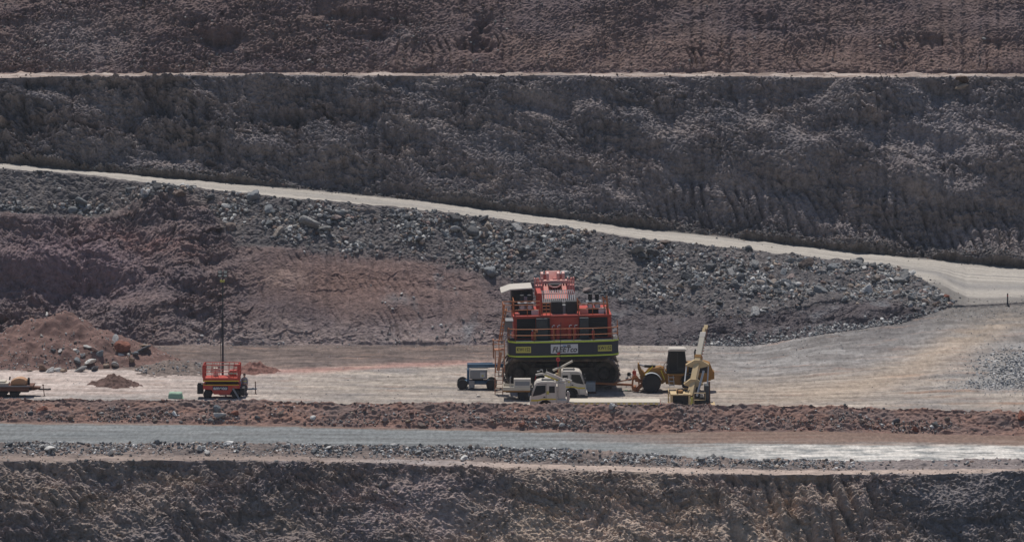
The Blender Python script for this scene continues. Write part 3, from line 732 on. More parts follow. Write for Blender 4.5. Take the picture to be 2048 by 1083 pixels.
def heap_pts(k, n, dens):
    o, c = HEAPS[k]
    co = np.empty(len(o.data.vertices) * 3, np.float32); o.data.vertices.foreach_get('co', co); co = co.reshape(-1, 3)
    w = dens(co); w = np.clip(w, 0, None); cw = np.cumsum(w); cw /= cw[-1]
    i = np.searchsorted(cw, rng.uniform(0, 1, n)); i = np.clip(i, 0, len(co) - 1)
    return co[i] + np.array(c)
hp = heap_pts(0, 1500, lambda c: (c[:, 2] > 0.02) * (0.4 + 1.5 * sstep(-4, -6.5, c[:, 1])))
nm, cc = palette(len(hp), {'pale grey': 2, 'grey': 3, 'tan': 1.5, 'brown': 3, 'white': 0.6, 'blue-grey': 1})
stuff_rocks('heap_stones', 'small stones on the big brown soil heap', hp, power(len(hp), 0.09, 0.30, 2.6), cc, 0.26)
hp = heap_pts(3, 300, lambda c: (c[:, 2] > 0.02) * 1.0)
nm, cc = palette(len(hp), {'pale grey': 2, 'grey': 4, 'tan': 1, 'dark grey': 2, 'white': 0.6, 'blue-grey': 2})
stuff_rocks('heap_rubble', 'grey rubble covering the stony soil heap', hp, power(len(hp), 0.10, 0.40, 2.5), cc, 0.22)

# ------------------------------------------------------------------ boulders, each a thing
SHAPES = []
for k in range(16):
    kind = ('angular', 'rounded', 'flat')[k % 3]
    v = rock_shape(ICO2, 300 + k, {'angular': 10, 'rounded': 22, 'flat': 11}[kind], {'angular': 0.0, 'rounded': 0.35, 'flat': 0.0}[kind], {'angular': 1.0, 'rounded': 1.0, 'flat': 0.5}[kind])
    v = v + 0.05 * np.stack([pn(v[:, 1] * 3, v[:, 2] * 3, 800 + k), pn(v[:, 0] * 3, v[:, 2] * 3, 820 + k), pn(v[:, 0] * 3, v[:, 1] * 3, 840 + k)], -1)
    me = np_mesh('boulder', v * 0.5, ICO2F, kind == 'rounded')
    me.materials.append(M_BOULDER)
    SHAPES.append((kind, me))

N_BOULDER = [0]
def boulder(pos, size, colname, color, label, group, kind=None, rot=None, sink=0.12, stretch=(1, 1, 1)):
    w = label.split()
    if len(w) > 16: label = label.replace('mid-sized ', '')
    if len(label.split()) > 16: label = label.replace('on the ', 'on ').replace('the ', '', 1)
    while len(label.split()) > 16 and ' the ' in label: label = label.replace(' the ', ' ', 1)
    cand = [s for s in SHAPES if kind is None or s[0] == kind]
    me = cand[rng.randint(len(cand))][1]
    o = bpy.data.objects.new('boulder', me); COL.objects.link(o)
    o.location = (pos[0], pos[1], pos[2] + size * (0.28 - sink))
    o.rotation_euler = rot if rot is not None else (rng.normal(0, 0.4), rng.normal(0, 0.4), rng.uniform(0, 6.28))
    o.scale = (size * stretch[0], size * stretch[1], size * stretch[2])
    l = float(color @ np.array([0.2126, 0.7152, 0.0722])); c = l + 0.75 * (color - l)
    o.color = (*c, 1.0)
    tag(o, label, 'boulder', group)
    N_BOULDER[0] += 1
    return o

def size_word(s): return 'large' if s > 0.8 else ('mid-sized' if s > 0.55 else 'small')
def pick_kind(me_kind): return me_kind

def where_slope(P, T):
    q = (T - grid_tf(P)) / (1 - grid_tf(P))
    hgt = 'high' if q > 0.66 else ('midway' if q > 0.33 else 'low')
    w = [(250, 'on the gravel bank at the ramp\'s left end'), (480, 'on the slope around the brown knoll'), (640, 'on the rubble right of the brown knoll'),
         (800, 'on the rubble above the smooth brown face'), (1000, 'on the rubble left of the excavator'), (1160, 'on the rubble behind the excavator'),
         (1270, 'on the rubble right of the excavator boom'), (1390, 'on the rubble above the wheel loader'), (1530, 'on the rubble near the crane tip'),
         (1680, 'on the rubble right of the cranes'), (1790, 'on the rubble left of the ramp mouth'), (9999, 'on the rubble nose at the ramp mouth')]
    for lim, txt in w:
        if P < lim: return hgt + ' ' + txt
def where_berm(P, T):
    hgt = 'at the foot of the red berm' if T < 0.3 else ('on the face of the red berm' if T < 0.62 else 'high on the red berm')
    w = [(160, 'before the trailer'), (320, 'left of the green tarpaulin'), (400, 'before the green tarpaulin'), (520, 'before the scissor lift'), (720, 'right of the scissor lift'),
         (900, 'left of the boom lift'), (1000, 'before the boom lift'), (1130, 'before the truck cabs'), (1320, 'before the flatbed'), (1450, 'before the yellow mast crane'),
         (1700, 'right of the yellow mast crane'), (9999, 'towards the right picture edge')]
    for lim, txt in w:
        if P < lim: return hgt + ' ' + txt
def where_wind(P, T):
    w = [(160, 'below the trailer'), (400, 'below the green tarpaulin'), (520, 'below the scissor lift'), (720, 'right of the scissor lift'),
         (900, 'left of the boom lift'), (1040, 'below the boom lift'), (1200, 'below the truck cabs'), (1340, 'below the flatbed'), (1480, 'below the yellow mast crane'), (9999, 'beside the whitest stretch of road')]
    for lim, txt in w:
        if P < lim: return 'in the roadside windrow ' + txt

def auto_boulders(sheetname, n, dens, lo, hi, a, weights, where, group, sink=0.12):
    p, pp, tt, gc = anchors(sheetname, n, lambda P, T, X, Y, Z, S: dens(P, T, X, Y, Z, S) * (P > 6) * (P < 2040))
    sz = power(n, lo, hi, a); nm, cc = palette(n, weights)
    for k in range(n):
        kd = ('angular', 'rounded', 'flat')[rng.choice(3, p=[0.62, 0.12, 0.26])]
        word = {'angular': 'angular boulder', 'rounded': 'rounded boulder', 'flat': 'flat boulder'}[kd]
        boulder(p[k], sz[k], nm[k], cc[k], f'{size_word(sz[k])} {nm[k]} {word} {where(pp[k], tt[k])}'.replace('mid-sized dark grey', 'dark grey mid-sized'), group, kd, sink=sink)

auto_boulders('rubble_slope', 165, dens_rub, 0.55, 1.35, 2.8, W_RUB, where_slope, 'boulders on the rubble slope')
auto_boulders('earth_berm', 46, dens_berm, 0.31, 0.60, 2.8, W_BERM, where_berm, 'boulders on the red berm', 0.24)
auto_boulders('windrow', 36, dens_wind, 0.38, 0.62, 2.8, W_WIND, where_wind, 'boulders in the roadside windrow', 0.2)

# boulders one can point to: set down on the ground the survey line meets
bpy.context.view_layer.update()
DG = bpy.context.evaluated_depsgraph_get()
def surface(px, py):
    t, sx = tan_dep(px, py)
    d = Vector((float(sx), 1.0, float(-t))).normalized()
    hit, loc, nrm, idx, ob, mt = SC.ray_cast(DG, Vector((0, CAM_Y, CAM_H)), d)
    return loc

def named(px, py, z, size, colname, label, group=None, kind=None, stretch=(1, 1, 1), rot=None, dy=0.0, bright=1.0, sink=0.12):
    c = surface(px, py)
    return boulder((c.x, c.y + dy, c.z), size, colname, PAL[colname] * bright, label, group, kind, rot, sink, stretch)
G0 = 'boulders along the foot of the big soil heap'
for px, py, size, cn, kd, lab, st in [
    (86, 737, 1.05, 'brown', 'rounded', 'large brown rounded boulder at the left of the soil heap foot', (1.2, 0.9, 0.8)),
    (101, 739, 0.85, 'pale grey', 'angular', 'pale boulder just right of the brown rounded one, soil heap foot', (1.1, 0.9, 0.8)),
    (115, 739, 0.60, 'pale grey', 'angular', 'third boulder from the left along the soil heap foot, pale grey', (1, 1, 0.9)),
    (127, 739, 0.62, 'tan', 'angular', 'upright tan boulder fourth along the soil heap foot', (0.8, 0.9, 1.2)),
    (60, 738, 0.55, 'tan', 'flat', 'thin tan slab left of the brown boulder, soil heap foot', (1.2, 0.8, 0.7)),
    (160, 738, 1.0, 'grey', 'rounded', 'grey boulder at the base below the big pale slab, soil heap foot', (1.5, 0.9, 0.65)),
    (183, 724, 1.55, 'white', 'flat', 'biggest pale tilted slab on the soil heap foot', (1.15, 0.9, 0.85)),
    (188, 736, 0.9, 'dark grey', 'angular', 'dark block under the big pale tilted slab', (1.2, 0.9, 0.8)),
    (155, 718, 0.8, 'blue-grey', 'angular', 'blue-grey block left of the big pale tilted slab', (1.2, 0.8, 0.7)),
    (166, 708, 0.6, 'pale grey', 'angular', 'small pale block above the blue-grey block on the soil heap', (1.1, 0.9, 0.8)),
    (152, 699, 0.62, 'white', 'angular', 'white pointed block on the soil heap above the slabs', (0.9, 0.8, 1.0)),
    (174, 691, 0.75, 'pale grey', 'flat', 'pale flat block high on the soil heap near the white one', (1.3, 0.9, 0.7)),
    (190, 697, 0.7, 'pinkish', 'angular', 'pinkish block between the slabs on the soil heap', (1.2, 0.8, 0.7)),
    (200, 705, 0.8, 'blue-grey', 'angular', 'blue-grey upright block right of the pinkish block on the heap', (1, 0.8, 1.0)),
    (120, 698, 0.6, 'pale grey', 'flat', 'pale leaning slab at mid-height on the soil heap', (1.2, 0.8, 0.7)),
    (107, 698, 0.55, 'dark grey', 'flat', 'dark leaning slab beside the pale one on the soil heap', (1.0, 0.8, 0.9)),
    (242, 695, 1.55, 'rust-red', 'flat', 'big rust-brown boulder at the right shoulder of the soil heap', (1.15, 0.8, 1.05)),
    (230, 682, 0.9, 'pale grey', 'flat', 'pale thin slab lying on the rust-brown boulder', (1.5, 0.8, 0.5)),
    (240, 707, 0.5, 'white', 'angular', 'small white triangular stone below the rust-brown boulder', (1, 0.8, 0.9)),
    (257, 708, 0.6, 'white', 'angular', 'white angular stone right below the rust-brown boulder', (1, 0.8, 0.8)),
    (271, 705, 0.8, 'blue-grey', 'rounded', 'blue-grey rounded stone right of the white angular ones', (1, 0.8, 0.7)),
    (286, 697, 1.1, 'dark grey', 'flat', 'long dark slab at the far right of the soil heap boulders', (1.4, 0.8, 0.8)),
    (292, 690, 0.8, 'tan', 'flat', 'tan slab behind the long dark slab, right of the heap', (1.3, 0.8, 0.7)),
    (263, 719, 0.8, 'tan', 'angular', 'tan pyramid-shaped boulder right of the heap foot', (0.9, 0.8, 1.0)),
    (230, 728, 1.0, 'pale grey', 'rounded', 'broad pale boulder right of the big tilted slab, low down', (1.4, 0.9, 0.75)),
    (213, 729, 0.75, 'tan', 'rounded', 'tan rounded boulder between tilted slab and broad pale boulder', (1, 0.8, 0.8)),
    (94, 626, 0.42, 'white', 'angular', 'single white stone on the crest of the soil heap', (1.2, 0.8, 0.8)),
    (84, 670, 0.45, 'pale grey', 'angular', 'lone pale stone halfway up the left of the soil heap', (0.9, 0.8, 1.0)),
]:
    # depth follows the heap flank: lower in the picture stands nearer
    zz = max(0.0, (740 - py) * 0.030)
    named(px, py + 4, zz, size * 0.92, cn, lab, G0, kd, st)
named(1893, 594, 3.1, 0.55, 'rust-red', 'bright red-brown boulder at the tip of the rubble nose', None, 'angular', (1.3, 0.9, 0.8), bright=1.0)
o = named(1925, 163, 20.6, 1.15, 'brown', 'dark leaning boulder perched at the edge of the upper bench', None, 'angular', (0.8, 0.8, 1.1), (0.2, 0.35, 0.5), bright=0.6)
named(1925, 174, 20.2, 0.85, 'tan', 'pale flat slab wedged below the perched boulder on the upper bench', None, 'flat', (1.4, 0.7, 0.8), (0.5, -0.35, 0.2))
for px, py, size, cn, kd, lab, st in [
    (62, 826, 0.75, 'dark grey', 'rounded', 'dark round boulder on the berm below the trailer', (0.9, 0.9, 1.0)),
    (85, 818, 0.9, 'rust-red', 'angular', 'rust-red boulder right of the dark round one on the berm', (1, 0.8, 0.9)),
    (141, 836, 0.75, 'brown', 'rounded', 'brown round boulder at the berm foot left of the tarpaulin', (1.0, 0.9, 0.85)),
    (202, 826, 0.6, 'white', 'flat', 'white pointed slab on the berm above a tan stone', (1.2, 0.8, 0.8)),
    (433, 818, 0.9, 'blue-grey', 'angular', 'tall blue-grey block on the berm below the scissor lift', (0.8, 0.8, 1.2)),
    (443, 831, 1.05, 'pale grey', 'angular', 'wide pale boulder on the berm below the scissor lift', (1.4, 0.9, 0.7)),
    (468, 826, 0.85, 'rust-red', 'angular', 'rust-red boulder right of the wide pale one on the berm', (1.1, 0.8, 0.9)),
    (515, 834, 0.55, 'dark grey', 'angular', 'dark stone on the berm below the lighting trailer drawbar', (1, 0.8, 1)),
    (627, 835, 0.8, 'white', 'rounded', 'whitish rounded boulder at the berm foot right of the lift', (1.3, 0.9, 0.8)),
    (815, 842, 0.85, 'tan', 'flat', 'tan flat boulder at the berm foot left of the boom lift', (1.3, 0.8, 0.7)),
    (1044, 848, 0.7, 'rust-red', 'rounded', 'red round boulder at the berm foot below the truck cab', (1.1, 0.9, 0.85)),
    (1110, 848, 0.7, 'brown', 'rounded', 'brown round boulder at the berm foot below the flatbed start', (1.1, 0.9, 0.85)),
    (1792, 842, 0.8, 'dark grey', 'rounded', 'dark round boulder on the right part of the berm', (1.1, 0.9, 0.9)),
    (1832, 860, 0.8, 'rust-red', 'rounded', 'red-brown boulder at the berm foot near the right edge', (1.2, 0.9, 0.8)),
    (2044, 833, 1.1, 'rust-red', 'angular', 'big dark red boulder at the right end of the berm', (1.0, 0.9, 1.0)),
]:
    zb = float(np.interp(py, [800, 865], [1.35, -0.35]))
    named(px, py, zb, size * 0.82, cn, lab, 'boulders on the red berm', kd, st, sink=0.26)
for px, py, size, cn, kd, lab, st in [
    (96, 894, 0.95, 'white', 'flat', 'long white slab leaning in the windrow below the trailer', (1.5, 0.7, 0.8)),
    (399, 893, 0.65, 'white', 'angular', 'upright white block in the windrow below the scissor lift', (0.8, 0.7, 1.1)),
    (414, 902, 0.75, 'pale grey', 'rounded', 'pale rounded rock right below the upright white block', (1.2, 0.8, 0.7)),
    (221, 902, 0.7, 'white', 'angular', 'white rock in the windrow below the tarpaulin', (1.3, 0.8, 0.7)),
    (655, 893, 0.8, 'white', 'flat', 'pale slanted slab in the windrow right of the lift', (1.3, 0.7, 0.8)),
    (930, 912, 0.85, 'white', 'flat', 'white triangular slab in the windrow below the boom lift', (1.4, 0.8, 0.9)),
]:
    zb = float(np.interp(py, [888, 920], [0.15, -0.6]))
    named(px, py + 4, zb, size * 0.85, cn, lab, 'boulders in the roadside windrow', kd, st, sink=0.18)
# ------------------------------------------------------------------ machine materials
def paint(name, c, rough=0.45, metal=0.0, dust=0.35, dustc=(0.30, 0.25, 0.21), spec=0.4):
    m = bpy.data.materials.new(name); m.use_nodes = True
    nt = m.node_tree; N = nt.nodes; L = nt.links
    b = N['Principled BSDF']; b.inputs['Roughness'].default_value = rough; b.inputs['Metallic'].default_value = metal
    b.inputs['Specular IOR Level'].default_value = spec
    tc = N.new('ShaderNodeTexCoord')
    n1 = N.new('ShaderNodeTexNoise'); n1.inputs['Scale'].default_value = 1.6; n1.inputs['Detail'].default_value = 6; n1.inputs['Roughness'].default_value = 0.7
    L.new(tc.outputs['Object'], n1.inputs['Vector'])
    mr = N.new('ShaderNodeMapRange'); mr.inputs[1].default_value = 0.40; mr.inputs[2].default_value = 0.78; mr.inputs[3].default_value = 0.04; mr.inputs[4].default_value = dust
    L.new(n1.outputs['Fac'], mr.inputs[0])
    mx = N.new('ShaderNodeMix'); mx.data_type = 'RGBA'
    mx.inputs[6].default_value = (*c, 1); mx.inputs[7].default_value = (*dustc, 1)
    L.new(mr.outputs[0], mx.inputs[0]); L.new(mx.outputs[2], b.inputs['Base Color'])
    return m
MT = {
    'red': paint('red_machine_paint', (0.50, 0.048, 0.026), 0.45, 0, 0.22),
    'boomred': paint('sunlit_red_paint', (0.56, 0.15, 0.12), 0.35, 0, 0.75, (0.68, 0.46, 0.42), 0.5),  # red lightened towards pink: sunlight on the boom put into the colour
    'pipepink': paint('sunlit_pink_pipe_paint', (0.62, 0.30, 0.26), 0.5, 0, 0.5, (0.68, 0.50, 0.46), 0.3),  # pale pink carries the sunlit look of the boom top in its colour
    'scissor': paint('orange_red_paint', (0.52, 0.045, 0.03)),
    'orange': paint('orange_rail_paint', (0.42, 0.13, 0.035)),
    'ladder': paint('orange_ladder_paint', (0.50, 0.20, 0.10)),
    'charcoal': paint('charcoal_paint', (0.028, 0.032, 0.042), 0.6, 0, 0.3, (0.075, 0.075, 0.085)),
    'lime': paint('lime_reflective_tape', (0.50, 0.62, 0.06), 0.5, 0, 0.1),
    'plate': paint('yellow_number_plate', (0.55, 0.50, 0.11), 0.5, 0, 0.15),
    'sign': paint('pale_sign_board', (0.62, 0.62, 0.66), 0.5, 0, 0.1),
    'ink': paint('dark_lettering', (0.02, 0.02, 0.03), 0.6, 0, 0.02),
    'blueink': paint('blue_lettering', (0.08, 0.22, 0.42), 0.6, 0, 0.02),
    'black': paint('black_parts', (0.018, 0.018, 0.022), 0.6, 0, 0.06, (0.09, 0.08, 0.07)),
    'tyre': paint('tyre_rubber', (0.022, 0.022, 0.024), 0.85, 0, 0.35, (0.10, 0.085, 0.075)),
    'track': paint('dusty_track_steel', (0.030, 0.027, 0.026), 0.75, 0.2, 0.7, (0.24, 0.20, 0.17)),
    'shoe': paint('dusty_track_shoe', (0.10, 0.086, 0.075), 0.85, 0, 0.9, (0.42, 0.34, 0.28)),
    'grey': paint('grey_paint', (0.24, 0.25, 0.27), 0.5),
    'cabinet': paint('grey_green_cabinet', (0.040, 0.048, 0.056), 0.5, 0, 0.12),
    'light': paint('light_grey_paint', (0.50, 0.52, 0.55), 0.5),
    'white': paint('white_truck_paint', (0.64, 0.585, 0.52), 0.4, 0, 0.45, (0.45, 0.38, 0.32)),
    'cream': paint('cream_tray_paint', (0.62, 0.56, 0.46), 0.5, 0, 0.4, (0.40, 0.33, 0.26)),
    'glass': paint('dark_tinted_glass', (0.010, 0.015, 0.020), 0.15, 0, 0.05, (0.1, 0.1, 0.1), 0.35),
    'yellow': paint('dusty_yellow_paint', (0.32, 0.145, 0.022), 0.5, 0, 0.4, (0.20, 0.14, 0.09)),
    'mast': paint('pale_yellow_mast_paint', (0.64, 0.47, 0.25), 0.45, 0, 0.35, (0.45, 0.38, 0.3)),
    'bright': paint('bright_yellow_tape', (0.66, 0.52, 0.03), 0.5, 0, 0.1),
    'steel': paint('bare_steel', (0.45, 0.45, 0.46), 0.35, 0.7, 0.2),
    'hose': paint('grey_hydraulic_hose', (0.30, 0.28, 0.285), 0.4, 0.2, 0.2),
    'blue': paint('blue_lift_paint', (0.028, 0.105, 0.20), 0.45, 0, 0.2),
    'rust': paint('rusty_steel', (0.14, 0.062, 0.042), 0.8, 0, 0.4, (0.16, 0.10, 0.08)),
    'tank': paint('faded_orange_tank', (0.46, 0.24, 0.12), 0.6, 0, 0.5, (0.5, 0.38, 0.28)),
    'tarp': paint('green_tarpaulin', (0.27, 0.42, 0.31), 0.7, 0, 0.25),
    'lens': paint('lamp_lens', (0.55, 0.55, 0.50), 0.2, 0, 0.1),
    'skin': paint('skin', (0.42, 0.25, 0.18), 0.6, 0, 0.0),
    'shirt': paint('grey_work_shirt', (0.36, 0.36, 0.40), 0.9, 0, 0.2),
    'trouser': paint('navy_work_trousers', (0.035, 0.045, 0.08), 0.9, 0, 0.15),
    'hivis': paint('hi_vis_tape', (0.62, 0.62, 0.15), 0.6, 0, 0.1),
    'hair': paint('dark_hair', (0.03, 0.022, 0.018), 0.8, 0, 0.0),
    'poly': paint('translucent_white_plastic', (0.48, 0.52, 0.56), 0.5, 0, 0.2),
    'redlamp': paint('red_lamp_plastic', (0.45, 0.03, 0.03), 0.4, 0, 0.1),
}

# ------------------------------------------------------------------ machine modelling helpers
class MB:
    def __init__(s): s.v = []; s.f = []
    def add(s, vs, fs):
        b = len(s.v); s.v += [tuple(map(float, v)) for v in vs]; s.f += [tuple(b + i for i in f) for f in fs]; return s
    def box(s, x0, x1, y0, y1, z0, z1):
        return s.add([(x0, y0, z0), (x1, y0, z0), (x1, y1, z0), (x0, y1, z0), (x0, y0, z1), (x1, y0, z1), (x1, y1, z1), (x0, y1, z1)],
                     [(0, 3, 2, 1), (4, 5, 6, 7), (0, 1, 5, 4), (1, 2, 6, 5), (2, 3, 7, 6), (3, 0, 4, 7)])
    def prism(s, poly, a0, a1, axis='y'):
        """polygon extruded along an axis: 'y' takes (x, z), 'x' takes (y, z), 'z' takes (x, y)"""
        n = len(poly)
        def P(p, a):
            return (p[0], a, p[1]) if axis == 'y' else ((a, p[0], p[1]) if axis == 'x' else (p[0], p[1], a))
        vs = [P(p, a0) for p in poly] + [P(p, a1) for p in poly]
        fs = [tuple(range(n))[::-1], tuple(range(n, 2 * n))] + [(i, (i + 1) % n, n + (i + 1) % n, n + i) for i in range(n)]
        return s.add(vs, fs)
    def cyl(s, p, q, r, n=12, r2=None):
        p = Vector(p); q = Vector(q); d = (q - p).normalized(); r2 = r if r2 is None else r2
        a = d.orthogonal().normalized(); b = d.cross(a)
        vs = []
        for c, rr in ((p, r), (q, r2)):
            for k in range(n):
                t = 2 * math.pi * k / n; vs.append(c + rr * (math.cos(t) * a + math.sin(t) * b))
        fs = [tuple(range(n))[::-1], tuple(range(n, 2 * n))] + [(k, (k + 1) % n, n + (k + 1) % n, n + k) for k in range(n)]
        return s.add(vs, fs)
    def path(s, pts, r, n=8):
        for a, b in zip(pts[:-1], pts[1:]): s.cyl(a, b, r, n)
        return s
    def bar(s, p, q, w, h):
        """rectangular bar from p to q, w across, h up"""
        p = Vector(p); q = Vector(q); d = (q - p).normalized()
        up = Vector((0, 0, 1)) if abs(d.z) < 0.95 else Vector((0, 1, 0))
        a = d.cross(up).normalized(); b = a.cross(d).normalized()
        vs = [c + sx * a * w / 2 + sz * b * h / 2 for c in (p, q) for sx, sz in ((-1, -1), (1, -1), (1, 1), (-1, 1))]
        return s.add(vs, [(0, 3, 2, 1), (4, 5, 6, 7), (0, 1, 5, 4), (1, 2, 6, 5), (2, 3, 7, 6), (3, 0, 4, 7)])
    def lathe(s, prof, c, axis='y', n=28):
        """profile of (offset along axis, radius) turned about the axis through c"""
        m = len(prof); vs = []
        for k in range(n):
            t = 2 * math.pi * k / n; ca, sa = math.cos(t), math.sin(t)
            for o, r in prof:
                if axis == 'y': vs.append((c[0] + r * ca, c[1] + o, c[2] + r * sa))
                elif axis == 'z': vs.append((c[0] + r * ca, c[1] + r * sa, c[2] + o))
                else: vs.append((c[0] + o, c[1] + r * ca, c[2] + r * sa))
        fs = []
        for k in range(n):
            k2 = (k + 1) % n
            for j in range(m - 1): fs.append((k * m + j, k2 * m + j, k2 * m + j + 1, k * m + j + 1))
        fs.append(tuple(k * m for k in range(n))); fs.append(tuple(k * m + m - 1 for k in range(n))[::-1])
        return s.add(vs, fs)
    def build(s, name, mat, parent=None, bevel=0.0, smooth=False):
        import bmesh
        me = bpy.data.meshes.new(name); me.from_pydata(s.v, [], s.f)
        bm = bmesh.new(); bm.from_mesh(me); bmesh.ops.recalc_face_normals(bm, faces=bm.faces); bm.to_mesh(me); bm.free()
        me.materials.append(MT[mat] if isinstance(mat, str) else mat)
        if smooth:
            me.polygons.foreach_set('use_smooth', np.array([len(p.vertices) == 4 for p in me.polygons]))
            me.set_sharp_from_angle(angle=math.radians(35))
        o = bpy.data.objects.new(name, me); COL.objects.link(o)
        if parent is not None: o.parent = parent
        if bevel > 0:
            md = o.modifiers.new('bevel', 'BEVEL'); md.width = bevel; md.segments = 2; md.limit_method = 'ANGLE'; md.angle_limit = math.radians(30)
        return o

def thing(name, loc, label, cat, rz=0.0, group=None):
    o = bpy.data.objects.new(name, None); COL.objects.link(o)
    o.location = loc; o.rotation_euler = (0, 0, rz); o.empty_display_size = 0.3
    return tag(o, label, cat, group)

def text(name, body, size, loc, mat, parent, shear=0.0, bold=0.0, sx=1.0, rot=(math.pi / 2, 0, 0)):
    cu = bpy.data.curves.new(name, 'FONT'); cu.body = body; cu.size = size; cu.shear = shear; cu.offset = bold
    cu.align_x = 'CENTER'; cu.align_y = 'CENTER'; cu.extrude = 0.004
    o = bpy.data.objects.new(name + '_tmp', cu); COL.objects.link(o)
    bpy.context.view_layer.update()
    me = bpy.data.meshes.new_from_object(o.evaluated_get(bpy.context.evaluated_depsgraph_get()))
    bpy.data.objects.remove(o); bpy.data.curves.remove(cu)
    me.name = name; me.materials.clear(); me.materials.append(MT[mat])
    t = bpy.data.objects.new(name, me); COL.objects.link(t)
    t.location = loc; t.rotation_euler = rot; t.scale = (sx, 1, 1); t.parent = parent
    return t

def wheel(parent, x, y, z, r, w, side, rimmat='white', rimr=0.55, n=26):
    """tyre with lugs, rim as sub-part; side = -1 faces the viewer's side"""
    tm = MB()
    tm.lathe([(-w / 2, r * 0.62), (-w / 2, r * 0.90), (-w * 0.40, r * 0.985), (w * 0.40, r * 0.985), (w / 2, r * 0.90), (w / 2, r * 0.62)], (0, 0, 0), 'y', n)
    for k in range(18):
        a = 2 * math.pi * k / 18
        for sgn in (-1, 1):
            c = Vector((math.cos(a + 0.09 * sgn) * r * 0.99, sgn * w * 0.22, math.sin(a + 0.09 * sgn) * r * 0.99))
            tm.bar(c, c * 1.0 + Vector((math.cos(a) * 0.05 * r, sgn * 0.0, math.sin(a) * 0.05 * r)), w * 0.44, r * 0.11)
    t = tm.build('wheel', 'tyre', parent, 0, True); t.location = (x, y, z)
    o = side * w / 2
    rm = MB().lathe([(o * 0.3, r * 0.62), (o * 0.97, r * 0.60), (o * 0.97, r * 0.54), (o * 0.55, r * 0.48), (o * 0.55, r * 0.20), (o * 0.85, r * 0.17), (o * 0.85, 0.01)], (0, 0, 0), 'y', 22).build('rim', rimmat, t, 0, True)
    return t

def rails(parent, name, pts, z0, levels, r, mat, closed_posts=True, step=1.0, n=6):
    """guard rail along a polyline: posts and horizontal rails"""
    m = MB(); top = levels[-1]
    for a, b in zip(pts[:-1], pts[1:]):
        a = Vector((a[0], a[1], 0)); b = Vector((b[0], b[1], 0)); L = (b - a).length
        k = max(1, round(L / step))
        for i in range(k + 1):
            p = a.lerp(b, i / k); m.cyl((p.x, p.y, z0), (p.x, p.y, top), r, n)
        for lv in levels: m.cyl((a.x, a.y, lv), (b.x, b.y, lv), r, n)
    return m.build(name, mat, parent, 0, True)

